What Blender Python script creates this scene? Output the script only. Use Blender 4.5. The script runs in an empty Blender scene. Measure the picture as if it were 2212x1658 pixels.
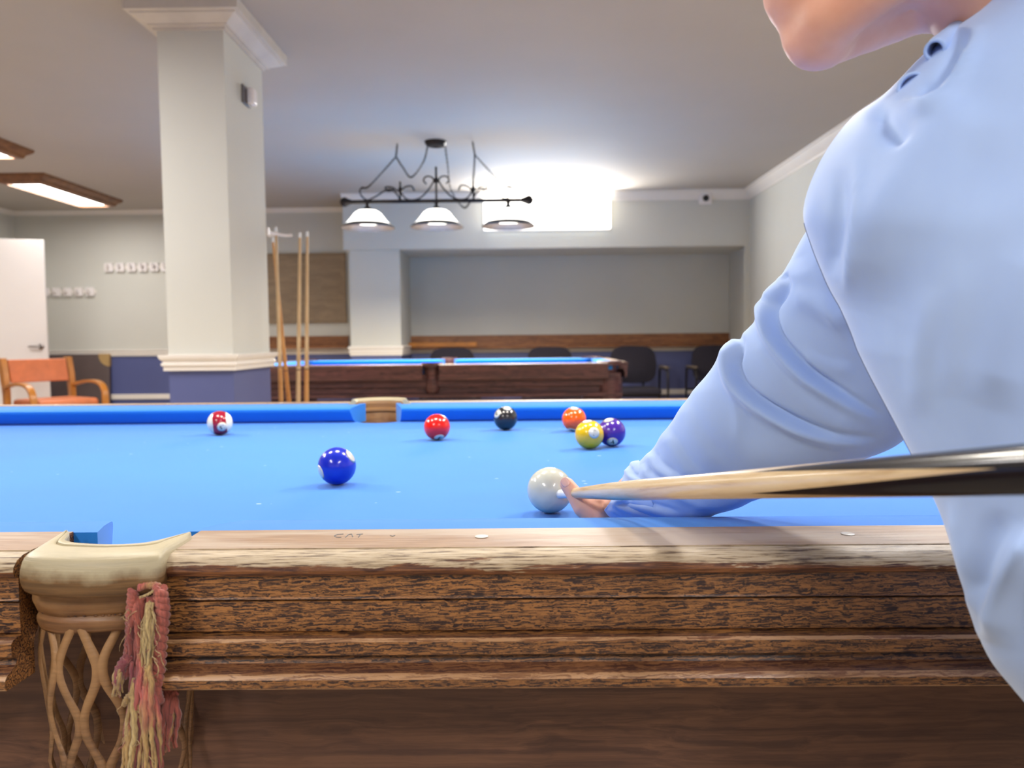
import bpy, bmesh, math, random
from mathutils import Vector, Matrix, noise as mnoise
random.seed(7)
C = bpy.context.scene.collection
PI = math.pi
# ------------------------------------------------------------------ camera, world, exposure
F, PW, PH = 1660.0, 2212, 1658
CZ = 0.988                                  # camera height above the floor
BED = 0.770                                 # cloth height
cam = bpy.data.cameras.new('camera'); cam_o = bpy.data.objects.new('camera', cam); C.objects.link(cam_o)
cam.sensor_width = 36; cam.lens = 36 * F / PW; cam.clip_start = 0.02; cam.clip_end = 60
RM = Matrix.Rotation(0.010, 3, 'Z') @ Matrix.Rotation(PI / 2 - 0.0578, 3, 'X') @ Matrix.Rotation(-0.0100, 3, 'Z')
cam_o.matrix_world = Matrix.Translation((0, 0, CZ)) @ RM.to_4x4()
cam.dof.use_dof = True; cam.dof.focus_distance = 0.80; cam.dof.aperture_fstop = 7.0
sc = bpy.context.scene; sc.camera = cam_o
sc.view_settings.view_transform = 'Standard'; sc.view_settings.look = 'None'; sc.view_settings.gamma = 1
sc.view_settings.use_curve_mapping = False; sc.view_settings.exposure = 0.0
sc.cycles.max_bounces = 7; sc.cycles.diffuse_bounces = 4; sc.cycles.use_denoising = True
sc.cycles.sample_clamp_indirect = 6; sc.cycles.caustics_reflective = False; sc.cycles.caustics_refractive = False
w = bpy.data.worlds.new('world'); sc.world = w; w.use_nodes = True
w.node_tree.nodes['Background'].inputs[0].default_value = (1, 1, 1, 1); w.node_tree.nodes['Background'].inputs[1].default_value = 0.02

def area(name, loc, sx, sy, power, col=(1, 1, 1), rot=(0, 0, 0), parent=None, shape='RECTANGLE', spread=PI):
    l = bpy.data.lights.new(name, 'AREA'); l.shape = shape; l.size = sx
    if shape in ('RECTANGLE', 'ELLIPSE'): l.size_y = sy
    l.energy = power; l.color = col; l.spread = spread
    o = bpy.data.objects.new(name, l); C.objects.link(o); o.location = loc; o.rotation_euler = rot
    if parent: o.parent = parent
    return o

def W(px, py, Y=None, Z=None):
    """where the line of sight of a photo point meets the plane y=Y (or z=Z)"""
    d = RM @ Vector(((px - PW / 2) / F, -(py - PH / 2) / F, -1))
    t = Y / d.y if Y is not None else (Z - CZ) / d.z
    return Vector((0, 0, CZ)) + d * t
def PX(v):
    q = RM.transposed() @ (Vector(v) - Vector((0, 0, CZ)))
    return PW / 2 - F * q.x / q.z, PH / 2 + F * q.y / q.z

# ------------------------------------------------------------------ mesh helpers
class MB:
    def __init__(s): s.v = []; s.f = []; s.m = []
    def face(s, idx, m=0): s.f.append(idx); s.m.append(m)
    def box(s, a, b, m=0, M=None):
        n = len(s.v)
        for z in (a[2], b[2]):
            for x, y in ((a[0], a[1]), (b[0], a[1]), (b[0], b[1]), (a[0], b[1])):
                p = Vector((x, y, z)); s.v.append(M @ p if M else p)
        for q in ((0, 3, 2, 1), (4, 5, 6, 7), (0, 1, 5, 4), (1, 2, 6, 5), (2, 3, 7, 6), (3, 0, 4, 7)): s.face([n + i for i in q], m)
        return s
    def loft(s, rings, closed=True, caps=True, m=0, mfun=None):
        n = len(s.v); k = len(rings[0])
        for r in rings: s.v += [Vector(p) for p in r]
        for i in range(len(rings) - 1):
            for j in range(k if closed else k - 1):
                a = n + i * k + j; b = n + i * k + (j + 1) % k
                s.face([a, b, b + k, a + k], mfun(i, j) if mfun else m)
        if caps and closed:
            s.face([n + j for j in range(k)][::-1], m); s.face([n + (len(rings) - 1) * k + j for j in range(k)], m)
        return s
    def tube(s, pts, r, seg=10, m=0, caps=True, ry=None):
        pts = [Vector(p) for p in pts]; rings = []; up = None
        for i, p in enumerate(pts):
            t = (pts[min(i + 1, len(pts) - 1)] - pts[max(i - 1, 0)]).normalized()
            if up is None:
                up = Vector((0, 0, 1)) if abs(t.z) < 0.9 else Vector((0, 1, 0))
            a = t.cross(up)
            if a.length < 1e-5: a = t.orthogonal()
            a.normalize(); b = a.cross(t).normalized(); up = b
            rr = r[i] if isinstance(r, (list, tuple)) else r
            r2 = rr * (ry or 1)
            rings.append([p + a * (rr * math.cos(2 * PI * j / seg)) + b * (r2 * math.sin(2 * PI * j / seg)) for j in range(seg)])
        return s.loft(rings, caps=caps, m=m)
    def lathe(s, prof, c=(0, 0, 0), seg=32, m=0, caps=False, axis='Z'):
        c = Vector(c); rings = []
        for r, z in prof:
            ring = []
            for j in range(seg):
                a = 2 * PI * j / seg; p = Vector((r * math.cos(a), r * math.sin(a), z))
                if axis == 'Y': p = Vector((p.x, z, p.y))
                if axis == 'X': p = Vector((z, p.x, p.y))
                ring.append(c + p)
            rings.append(ring)
        return s.loft(rings, caps=caps, m=m)
    def ell(s, c, rx, ry, rz, M=None, seg=24, m=0):
        c = Vector(c); rings = []; n = seg // 2
        for i in range(1, n):
            t = PI * i / n
            rings.append([Vector((rx * math.sin(t) * math.cos(2 * PI * j / seg), ry * math.sin(t) * math.sin(2 * PI * j / seg), -rz * math.cos(t))) for j in range(seg)])
        rings = [[c + (M @ p if M else p) for p in r] for r in rings]
        return s.loft(rings, m=m)
    def build(s, name, mats, parent=None, smooth=True, ang=40, bevel=0, sub=0):
        me = bpy.data.meshes.new(name); me.from_pydata([tuple(p) for p in s.v], [], s.f)
        if not isinstance(mats, (list, tuple)): mats = [mats]
        for x in mats: me.materials.append(x)
        me.polygons.foreach_set('material_index', s.m)
        me.update()
        bm = bmesh.new(); bm.from_mesh(me); bmesh.ops.recalc_face_normals(bm, faces=bm.faces); bm.to_mesh(me); bm.free()
        if smooth:
            me.polygons.foreach_set('use_smooth', [True] * len(me.polygons)); me.set_sharp_from_angle(angle=math.radians(ang))
        o = bpy.data.objects.new(name, me); C.objects.link(o)
        if parent: o.parent = parent
        if bevel:
            b = o.modifiers.new('bevel', 'BEVEL'); b.width = bevel; b.segments = 3; b.limit_method = 'ANGLE'
        if sub:
            b = o.modifiers.new('sub', 'SUBSURF'); b.levels = sub; b.render_levels = sub
        return o
def tag(o, label, cat, group=None):
    o['label'] = label; o['category'] = cat
    if group: o['group'] = group
    return o
def empty(name, loc=(0, 0, 0), rz=0):
    o = bpy.data.objects.new(name, None); C.objects.link(o); o.location = loc; o.rotation_euler = (0, 0, rz); o.empty_display_size = 0.05
    return o
def thing(name, label, cat, loc=(0, 0, 0), rz=0, group=None): return tag(empty(name, loc, rz), label, cat, group)
def struct(o): o['kind'] = 'structure'; return o
def kids(o): return [c for c in bpy.data.objects if c.parent == o]
def copy_tree(o, parent=None):
    c = o.copy(); C.objects.link(c); c.parent = parent
    for ch in kids(o): copy_tree(ch, c)
    return c
def bez(pts, n=8):
    """smooth curve through points (Catmull-Rom)"""
    P = [Vector(p) for p in pts]; P = [P[0] * 2 - P[1]] + P + [P[-1] * 2 - P[-2]]; out = []
    for i in range(1, len(P) - 2):
        for k in range(n):
            t = k / n; a, b, c, d = P[i - 1:i + 3]
            out.append(0.5 * ((2 * b) + (c - a) * t + (2 * a - 5 * b + 4 * c - d) * t * t + (3 * b - a - 3 * c + d) * t ** 3))
    out.append(P[-2]); return out
def lerp(tab, x):
    """piecewise smooth table lookup of tuples: tab=[(x,(..)),..]"""
    n = len(tab)
    if x <= tab[0][0]: return Vector(tab[0][1])
    for i in range(n - 1):
        if x <= tab[i + 1][0]:
            t = (x - tab[i][0]) / (tab[i + 1][0] - tab[i][0])
            a = Vector(tab[max(i - 1, 0)][1]); b = Vector(tab[i][1]); c = Vector(tab[i + 1][1]); d = Vector(tab[min(i + 2, n - 1)][1])
            return 0.5 * ((2 * b) + (c - a) * t + (2 * a - 5 * b + 4 * c - d) * t * t + (3 * b - a - 3 * c + d) * t ** 3)
    return Vector(tab[-1][1])

# ------------------------------------------------------------------ materials
def lin(c): return tuple(((x / 255) / 12.92 if x / 255 <= 0.04045 else ((x / 255 + 0.055) / 1.055) ** 2.4) for x in c) + (1,)
class NT:
    def __init__(s, name):
        s.mat = bpy.data.materials.new(name); s.mat.use_nodes = True; s.t = s.mat.node_tree; s.b = s.t.nodes['Principled BSDF']
        s.tc = s.t.nodes.new('ShaderNodeTexCoord')
    def n(s, kind, **kw):
        x = s.t.nodes.new('ShaderNode' + kind)
        for k, v in kw.items():
            if hasattr(x, k): setattr(x, k, v)
            else: x.inputs[k].default_value = v
        return x
    def l(s, a, b): s.t.links.new(a, b)
    def set(s, **kw):
        for k, v in kw.items(): s.b.inputs[k.replace('_', ' ')].default_value = v
        return s
    def map(s, scale, src='Object', rot=(0, 0, 0)):
        m = s.n('Mapping'); m.inputs['Scale'].default_value = scale; m.inputs['Rotation'].default_value = rot
        s.l(s.tc.outputs[src], m.inputs['Vector']); return m.outputs[0]
    def noise(s, vec, scale=1, detail=4, rough=0.55, dist=0):
        x = s.n('TexNoise'); x.inputs['Scale'].default_value = scale; x.inputs['Detail'].default_value = detail
        x.inputs['Roughness'].default_value = rough; x.inputs['Distortion'].default_value = dist; s.l(vec, x.inputs['Vector']); return x.outputs[0]
    def ramp(s, fac, stops):
        r = s.n('ValToRGB'); e = r.color_ramp.elements
        while len(e) < len(stops): e.new(0.5)
        for i, (p, c) in enumerate(stops):
            e[i].position = p; e[i].color = c if len(c) == 4 else tuple(c) + (1,)
        s.l(fac, r.inputs[0]); return r.outputs[0]
    def mix(s, fac, a, b, mode='MIX'):
        m = s.n('Mix', data_type='RGBA', blend_type=mode)
        for i, v in ((0, fac), (6, a), (7, b)):
            if hasattr(v, 'is_linked') or hasattr(v, 'links'): s.l(v, m.inputs[i])
            else: m.inputs[i].default_value = v
        return m.outputs[2]
    def bump(s, h, strength=0.3, dist=0.001):
        b = s.n('Bump'); b.inputs['Strength'].default_value = strength; b.inputs['Distance'].default_value = dist
        s.l(h, b.inputs['Height']); s.l(b.outputs[0], s.b.inputs['Normal']); return b
    def col(s, c): s.l(c, s.b.inputs['Base Color'])
def plain(name, c, rough=0.6, var=0.06, scale=8, bump=0.0, bs=60, **kw):
    m = NT(name); cc = lin(c); v = m.map((scale,) * 3)
    a = tuple(x * (1 - var) for x in cc[:3]) + (1,); b = tuple(min(1, x * (1 + var)) for x in cc[:3]) + (1,)
    m.col(m.ramp(m.noise(v, 1, 3), [(0.3, a), (0.7, b)])); m.set(Roughness=rough, **kw)
    if bump: m.bump(m.noise(m.map((bs,) * 3), 1, 4), bump, 0.002)
    return m.mat
def emit(name, c, s):
    m = NT(name); m.set(Emission_Color=lin(c), Emission_Strength=s, Base_Color=lin(c)); return m.mat
M = {}
M['wall'] = plain('wall_paint', (207, 206, 197), 0.75, 0.02, 1.5, 0.15, 40)
M['ceiling'] = plain('ceiling_paint', (180, 172, 163), 0.8, 0.03, 1.2, 0.3, 25)
M['navy'] = plain('navy_paint', (84, 92, 140), 0.5, 0.05, 2, 0.1, 40)
M['trim'] = plain('white_trim_paint', (232, 226, 218), 0.45, 0.02, 4)
M['door'] = plain('white_door_paint', (236, 230, 226), 0.4, 0.02, 2)
M['floor'] = plain('floor_tile', (206, 188, 164), 0.4, 0.1, 3)
M['black_metal'] = plain('black_iron', (38, 34, 36), 0.45, 0.2, 30, Metallic=0.6)
M['steel'] = plain('pewter', (150, 142, 138), 0.3, 0.1, 30, Metallic=0.8)
M['white_plastic'] = plain('white_plastic', (238, 232, 230), 0.35, 0.02, 10)
M['scratch'] = plain('scratch_groove', (112, 116, 120), 0.6, 0.1, 30)
M['rim'] = plain('bronze_rim', (92, 82, 76), 0.35, 0.1, 30, Metallic=0.7)
M['grey_plastic'] = plain('grey_plastic', (110, 108, 112), 0.4, 0.05, 10)
M['black_plastic'] = plain('black_plastic', (18, 18, 22), 0.35, 0.1, 10)
M['black_fabric'] = plain('black_fabric', (36, 32, 44), 0.9, 0.15, 60, 0.3, 300)
M['grey_wood_arm'] = plain('armrest_wood', (104, 92, 80), 0.4, 0.1, 20)
M['orange_leather'] = plain('tan_leather', (196, 108, 62), 0.45, 0.12, 14, 0.3, 60)
M['yellow_wood'] = plain('honey_wood', (176, 112, 40), 0.35, 0.15, 12)
M['brown_board'] = plain('brown_board', (96, 82, 80), 0.5, 0.1, 3)
M['sight'] = plain('pearl_sight', (225, 218, 205), 0.3, 0.03, 40)
M['dark_trouser'] = plain('dark_trousers', (38, 40, 52), 0.85, 0.1, 30, 0.3, 200)
M['shoe'] = plain('black_shoe', (24, 22, 22), 0.35, 0.1, 30)
M['hair'] = plain('dark_hair', (34, 26, 22), 0.5, 0.3, 60, 0.6, 250)
M['ferrule'] = plain('ferrule', (236, 238, 240), 0.3, 0.02, 40)
M['chalk_tip'] = plain('chalk_tip', (150, 190, 225), 0.8, 0.05, 40)
M['glow_panel'] = emit('lit_wall_panel', (255, 252, 244), 3)
M['glow_tube'] = emit('lit_diffuser', (255, 250, 246), 7)
M['bulb'] = emit('lit_bulb', (255, 244, 225), 30)
def glass_shade():
    m = NT('frosted_shade_glass'); m.set(Base_Color=(0.95, 0.93, 0.88, 1), Roughness=0.4, Emission_Color=(1, 0.97, 0.9, 1), Emission_Strength=3.0); return m.mat
M['shade'] = glass_shade()
def wood(name, dark, light, scale=(5, 160, 160), rough=0.4, bump=0.4, hi=0.62, lo=0.38, coat=0.0, spec=0.5, warp=3):
    m = NT(name); v = m.map(scale); wv = m.noise(m.map((scale[0] * 1.5, scale[1] * .12, scale[2] * .12)), 1, 3)
    vv = m.n('VectorMath', operation='ADD'); m.l(v, vv.inputs[0])
    mm = m.n('VectorMath', operation='SCALE'); mm.inputs['Scale'].default_value = warp; m.l(wv, mm.inputs[0]); m.l(mm.outputs[0], vv.inputs[1])
    g = m.noise(vv.outputs[0], 1, 5, 0.62, 0.4)
    c = m.ramp(g, [(lo, lin(dark)), (0.5, tuple((a + b) / 2 for a, b in zip(lin(dark), lin(light)))), (hi, lin(light))])
    big = m.noise(m.map((2, 9, 9)), 1, 2); c = m.mix(m.ramp(big, [(0.35, (0, 0, 0)), (0.7, (0.55, 0.55, 0.55))]), c, lin(dark))
    m.col(c); m.set(Roughness=rough, Coat_Weight=coat, Coat_Roughness=0.25); m.b.inputs['Specular IOR Level'].default_value = spec
    m.bump(g, bump, 0.0012); return m
M['rail_front'] = wood('mahogany_front', (44, 27, 25), (164, 112, 62), (60, 700, 700), 0.36, 0.45, 0.58, 0.44, warp=3).mat
M['apron'] = wood('smooth_brown_wood', (82, 56, 46), (124, 88, 66), (4, 120, 120), 0.6, 0.15).mat
M['dark_table'] = wood('dark_red_wood', (62, 36, 38), (112, 70, 66), (4, 60, 60), 0.4, 0.1).mat
M['shelf'] = wood('shelf_wood', (112, 66, 34), (170, 112, 64), (3, 50, 50), 0.45, 0.1).mat
M['frame_wood'] = wood('fixture_wood', (104, 64, 34), (140, 94, 54), (20, 8, 20), 0.4, 0.1).mat
M['tan_board'] = wood('tan_board', (138, 118, 94), (160, 138, 110), (2, 20, 20), 0.6, 0.05).mat
M['cue_wood'] = wood('cue_maple', (202, 168, 122), (228, 200, 158), (40, 40, 6), 0.3, 0.05).mat
M['cue_butt'] = wood('cue_butt_wood', (196, 140, 80), (222, 170, 108), (40, 40, 6), 0.3, 0.05).mat
def rail_top():
    m = NT('worn_rail_top'); g = m.noise(m.map((16, 300, 300)), 1, 5, 0.6); p = m.noise(m.map((5, 34, 34)), 1, 4, 0.6)
    c = m.ramp(g, [(0.3, lin((128, 98, 76))), (0.7, lin((172, 142, 114)))])
    c = m.mix(m.ramp(p, [(0.42, (0, 0, 0)), (0.62, (1, 1, 1))]), c, lin((176, 158, 140)))
    m.col(c); m.set(Roughness=0.46); m.bump(g, 0.45, 0.0010); return m.mat
def rail_edge():
    """old cream lacquer flaked off dark wood, ragged lower border"""
    m = NT('flaked_rail_edge'); g = m.noise(m.map((26, 420, 420)), 1, 6, 0.7, 0.5)
    base = m.ramp(g, [(0.4, lin((62, 34, 28))), (0.6, lin((142, 92, 54)))])
    cream = m.ramp(m.noise(m.map((30, 500, 500)), 1, 5, 0.65), [(0.38, lin((84, 62, 46))), (0.47, lin((172, 152, 122))), (0.7, lin((206, 190, 164)))])
    sep = m.n('SeparateXYZ'); m.l(m.tc.outputs['Object'], sep.inputs[0])
    r = m.n('MapRange'); r.inputs['From Min'].default_value = BED + 0.030; r.inputs['From Max'].default_value = BED + 0.047; m.l(sep.outputs[2], r.inputs[0])
    blot = m.noise(m.map((7, 60, 60)), 1, 5, 0.65, 0.6)
    a = m.n('Math', operation='MULTIPLY_ADD'); m.l(r.outputs[0], a.inputs[0]); a.inputs[1].default_value = 0.55; a.inputs[2].default_value = -0.30
    s = m.n('Math', operation='ADD'); m.l(a.outputs[0], s.inputs[0]); m.l(blot, s.inputs[1])
    gg = m.n('Math', operation='MULTIPLY_ADD'); m.l(g, gg.inputs[0]); gg.inputs[1].default_value = 0.45; m.l(s.outputs[0], gg.inputs[2])
    f = m.ramp(gg.outputs[0], [(0.655, (0, 0, 0)), (0.69, (1, 1, 1))])
    m.col(m.mix(f, base, cream)); m.set(Roughness=0.45); m.bump(gg.outputs[0], 0.6, 0.0014); return m.mat
M['worn_highlight_ledge'] = wood('worn_highlight_edge', (110, 70, 44), (192, 150, 108), (30, 500, 500), 0.28, 0.4, 0.5, 0.36).mat  # bare worn edges; the light tan also paints the moulding's highlight lines
M['gloss_cove'] = wood('polished_cove', (70, 44, 36), (136, 92, 58), (40, 600, 600), 0.2, 0.3, 0.58, 0.42, coat=0.6).mat
M['rail_top'] = rail_top(); M['rail_edge'] = rail_edge()
def cloth(name, c, flecks=True):
    m = NT(name); fib = m.noise(m.map((900, 900, 900)), 1, 3); blot = m.noise(m.map((3, 5, 5)), 1, 3)
    col = m.ramp(blot, [(0.3, tuple(x * 0.93 for x in lin(c)[:3]) + (1,)), (0.7, lin(c))])
    if flecks:
        v = m.n('TexVoronoi'); v.inputs['Scale'].default_value = 1; m.l(m.map((22, 40, 22)), v.inputs['Vector'])
        rnd = m.n('SeparateColor'); m.l(v.outputs['Color'], rnd.inputs[0])
        th = m.n('Math', operation='MULTIPLY'); m.l(rnd.outputs[0], th.inputs[0]); th.inputs[1].default_value = 0.09
        pw = m.n('Math', operation='LESS_THAN'); m.l(v.outputs['Distance'], pw.inputs[0]); m.l(th.outputs[0], pw.inputs[1])
        pick = m.n('Math', operation='GREATER_THAN'); m.l(rnd.outputs[1], pick.inputs[0]); pick.inputs[1].default_value = 0.72
        mul = m.n('Math', operation='MULTIPLY'); m.l(pw.outputs[0], mul.inputs[0]); m.l(pick.outputs[0], mul.inputs[1])
        mu2 = m.n('Math', operation='MULTIPLY'); m.l(mul.outputs[0], mu2.inputs[0]); mu2.inputs[1].default_value = 0.5
        col = m.mix(mu2.outputs[0], col, (0.75, 0.85, 0.95, 1))
    m.col(col); m.set(Roughness=0.85, Sheen_Weight=0.3, Sheen_Roughness=0.4, Sheen_Tint=(0.7, 0.85, 1, 1)); m.bump(fib, 0.25, 0.0006); return m.mat
M['cloth'] = cloth('blue_baize', (34, 120, 216)); M['cushion'] = cloth('blue_cushion_cloth', (26, 124, 218), False)
M['cloth_far'] = cloth('far_blue_baize', (20, 140, 232), False)
def leather(name, top, low, z0, z1):
    """old hide: top colour blends into low colour with height, streaked by noise"""
    m = NT(name); g = m.noise(m.map((12, 12, 330)), 1, 6, 0.65, 0.5); b = m.noise(m.map((26, 26, 26)), 1, 5, 0.6)
    sep = m.n('SeparateXYZ'); m.l(m.tc.outputs['Object'], sep.inputs[0])
    r = m.n('MapRange'); r.inputs['From Min'].default_value = z0; r.inputs['From Max'].default_value = z1; m.l(sep.outputs[2], r.inputs[0])
    a = m.n('Math', operation='MULTIPLY_ADD'); m.l(b, a.inputs[0]); a.inputs[1].default_value = 1.3; m.l(r.outputs[0], a.inputs[2])
    s = m.n('Math', operation='ADD'); m.l(a.outputs[0], s.inputs[0]); s.inputs[1].default_value = -0.65
    c1 = m.ramp(g, [(0.38, tuple(x * 0.55 for x in lin(low)[:3]) + (1,)), (0.58, lin(low))]); c2 = m.ramp(g, [(0.3, tuple(x * 0.8 for x in lin(top)[:3]) + (1,)), (0.6, lin(top))])
    m.col(m.mix(m.ramp(s.outputs[0], [(0.3, (0, 0, 0)), (0.8, (1, 1, 1))]), c1, c2)); m.set(Roughness=0.42); m.bump(g, 0.55, 0.0012); return m.mat
M['leather_rim'] = leather('pale_top_pocket_leather', (184, 172, 140), (124, 92, 56), BED + 0.026, BED + 0.047)  # pale towards the top, brown lower down
M['leather_band'] = leather('brown_pocket_leather', (150, 112, 72), (128, 88, 54), BED - 0.03, BED + 0.03)
M['leather_net'] = leather('net_leather', (160, 122, 82), (134, 98, 66), BED - 0.2, BED)
def yarn(name, stops):
    m = NT(name); x = m.noise(m.map((30, 30, 12)), 1, 2); y = m.noise(m.map((700, 700, 90)), 1, 4)
    c = m.ramp(x, stops); c = m.mix(m.ramp(y, [(0.35, (0.55, 0.55, 0.55)), (0.65, (0, 0, 0))]), c, (0.10, 0.04, 0.035, 1))
    m.col(c); m.set(Roughness=0.9, Sheen_Weight=0.3); m.bump(y, 0.6, 0.001); return m.mat
M['yarn_pink'] = yarn('rose_yarn', [(0.35, lin((132, 68, 74))), (0.5, lin((190, 104, 88))), (0.62, lin((150, 80, 80)))])
M['yarn_gold'] = yarn('straw_yarn', [(0.35, lin((176, 148, 96))), (0.6, lin((206, 184, 128)))])
M['yarn_mix'] = yarn('rose_straw_yarn', [(0.38, lin((140, 72, 82))), (0.48, lin((196, 104, 96))), (0.56, lin((190, 158, 100)))])
def shirt():
    m = NT('pale_blue_shirt_cotton'); wv = m.noise(m.map((1400, 1400, 1400)), 1, 2); big = m.noise(m.map((14, 14, 6)), 1, 4, 0.6)
    m.col(m.ramp(big, [(0.3, lin((166, 194, 244))), (0.7, lin((176, 204, 250)))]))
    m.set(Roughness=0.62, Sheen_Weight=0.5, Sheen_Roughness=0.35, Sheen_Tint=(0.9, 0.94, 1, 1)); m.b.inputs['Specular IOR Level'].default_value = 0.35
    m.b.inputs['Subsurface Weight'].default_value = 0.0
    m.bump(wv, 0.12, 0.0004); return m.mat
M['shirt'] = shirt()
def skin():
    m = NT('skin'); a = m.noise(m.map((30, 30, 30)), 1, 4); p = m.noise(m.map((900, 900, 900)), 1, 3)
    m.col(m.ramp(a, [(0.3, lin((230, 168, 140))), (0.7, lin((240, 188, 162)))]))
    m.set(Roughness=0.5); m.b.inputs['Subsurface Weight'].default_value = 0.15; m.b.inputs['Subsurface Radius'].default_value = (0.01, 0.004, 0.002)
    m.b.inputs['Subsurface Scale'].default_value = 0.5
    m.bump(p, 0.12, 0.0004); return m.mat
M['skin'] = skin(); M['nail'] = plain('nail', (240, 190, 172), 0.25, 0.03, 60); M['lip'] = plain('lip', (190, 110, 100), 0.45, 0.05, 60)
M['eye'] = plain('eye_white', (235, 232, 228), 0.15, 0.01, 60); M['iris'] = plain('iris', (60, 40, 26), 0.15, 0.05, 60)
M['ink'] = plain('ball_ink', (16, 44, 30), 0.25, 0.02, 30)

# ------------------------------------------------------------------ room shell
XL, XR, YB, YF, H = -5.95, 2.47, 9.1, -2.6, 2.55
DADO = 0.86
def slab(name, a, b, mat): return struct(MB().box(a, b).build(name, mat, smooth=False))
slab('floor', (XL - .2, YF - .2, -.1), (XR + .2, YB + .2, 0), M['floor'])
slab('ceiling', (XL - .2, YF - .2, H), (XR + .2, YB + .2, H + .1), M['ceiling'])
def wall(name, a, b, ax):
    """wall of grey paint above the dado and navy paint below, one mesh"""
    m = MB(); m.box(a, (b[0], b[1], DADO), 1); m.box((a[0], a[1], DADO), b, 0)
    return struct(m.build(name, [M['wall'], M['navy']], smooth=False))
wall('wall_back', (XL - .2, YB, 0), (XR + .2, YB + .15, H), 0)
wall('wall_left', (XL - .15, YF, 0), (XL, YB, H), 0)
wall('wall_right', (XR, YF, 0), (XR + .15, YB, H), 0)
wall('wall_front', (XL - .2, YF - .15, 0), (XR + .2, YF, H), 0)
BX0 = W(741, 500, Y=8.3).x; P0 = W(755, 600, Y=8.33).x; P1 = W(864, 600, Y=8.33).x; BZ = W(1100, 536, Y=8.3).z
slab('wall_beam', (BX0, 8.3, BZ), (XR, YB, H), M['wall'])
m = MB(); m.box((P0, 8.33, DADO), (P1, YB, BZ), 0); m.box((P0, 8.33, 0), (P1, YB, DADO), 1); struct(m.build('wall_pier', [M['wall'], M['navy']], smooth=False))
slab('wall_return', (XR - .05, 8.3, 0), (XR, 8.38, BZ), M['wall'])
def cornice(name, path, outward, h=0.10, d=0.09):
    """moulding swept along a straight line under the ceiling"""
    m = MB(); prof = [(0, -h), (0.012, -h), (0.018, -h * .82), (d * .35, -h * .7), (d * .7, -h * .35), (d * .8, -h * .18), (d, -h * .14), (d, 0), (0, 0)]
    rings = [[Vector(p) + Vector(outward) * o + Vector((0, 0, z)) for o, z in prof] for p in path]
    return struct(m.loft(rings).build(name, M['trim'], ang=25))
cornice('trim_1', [(XL, YB, H), (BX0, YB, H)], (0, -1, 0), 0.05, 0.05)
cornice('trim_2', [(BX0, 8.3, H), (XR, 8.3, H)], (0, -1, 0))
cornice('trim_3', [(XR, YF, H), (XR, 8.3, H)], (-1, 0, 0))
cornice('trim_4', [(XL, YF, H), (XL, YB, H)], (1, 0, 0), 0.05, 0.05)
def dado(name, a, b, out, z=DADO, h=0.075, d=0.03):
    m = MB(); prof = [(0, 0), (d * .55, 0), (d * .55, h * .2), (d * .8, h * .35), (d * .8, h * .6), (d * .6, h * .66), (d, h * .8), (d, h), (0, h)]
    rings = [[Vector(p) + Vector(out) * o + Vector((0, 0, z + zz - h * .3)) for o, zz in prof] for p in (a, b)]
    return struct(m.loft(rings).build(name, M['trim'], ang=25))
dado('trim_5', (XL, YB, 0), (P0, YB, 0), (0, -1, 0)); dado('trim_6', (P1, YB, 0), (XR, YB, 0), (0, -1, 0))
dado('trim_7', (XR, YF, 0), (XR, YB, 0), (-1, 0, 0)); dado('trim_8', (XL, YF, 0), (XL, YB, 0), (1, 0, 0))
m = MB()
for zz, e in ((DADO - .022, .012), (DADO, .02), (DADO + .02, .022), (DADO + .03, .016), (DADO + .045, .03), (DADO + .062, .03)): pass
def ringtrim(name, x0, y0, x1, y1, prof, mat=None):
    rings = [[(x0 - o, y0 - o, z), (x1 + o, y0 - o, z), (x1 + o, y1 + o, z), (x0 - o, y1 + o, z)] for o, z in prof]
    rings.append([Vector(p) for p in rings[0]])
    return struct(MB().loft(rings, caps=False).build(name, mat or M['trim'], ang=25))
tp = [(0, DADO - .03), (.014, DADO - .03), (.014, DADO - .005), (.022, DADO + .004), (.022, DADO + .02), (.014, DADO + .026), (.03, DADO + .042), (.034, DADO + .056), (.034, DADO + .07), (0, DADO + .072)]
ringtrim('trim_9', P0, 8.33, P1, YB - .02, [(o * .8, z) for o, z in tp])
zl = W(300, 856, Y=YB).z
struct(MB().box((XL, YB - .02, zl - .03), (P0, YB, zl + .03)).build('baseboard_back', M['trim'], smooth=False))
struct(MB().box((P1, YB - .02, zl - .03), (XR, YB, zl + .03)).build('baseboard_recess', M['trim'], smooth=False))

# near column
cx0 = W(347, 300, Y=3.66).x; cx1 = W(489, 300, Y=3.66).x; cy0 = 3.66; cy1 = 4.20
m = MB(); ctz = DADO + .03
m.box((cx0, cy0, ctz), (cx1, cy1, H), 0); m.box((cx0, cy0, 0), (cx1, cy1, ctz), 1)
struct(m.build('wall_column', [M['wall'], M['navy']], smooth=False))
ringtrim('trim_10', cx0, cy0, cx1, cy1, [(0, .855), (.018, .855), (.018, .876), (.026, .880), (.026, .890), (.018, .896), (.020, .900), (.032, .912), (.036, .924), (.036, .930), (0, .932)])
cb = W(420, 66, Y=cy0).z
ringtrim('trim_11', cx0, cy0, cx1, cy1, [(0, cb), (.014, cb), (.014, cb + .012), (.03, cb + .016), (.03, cb + .022), (.085, cb + .05), (.085, cb + .056), (.105, cb + .06), (.105, H), (0, H)], plain('dull_cornice_paint', (206, 198, 188), .6))

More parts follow.
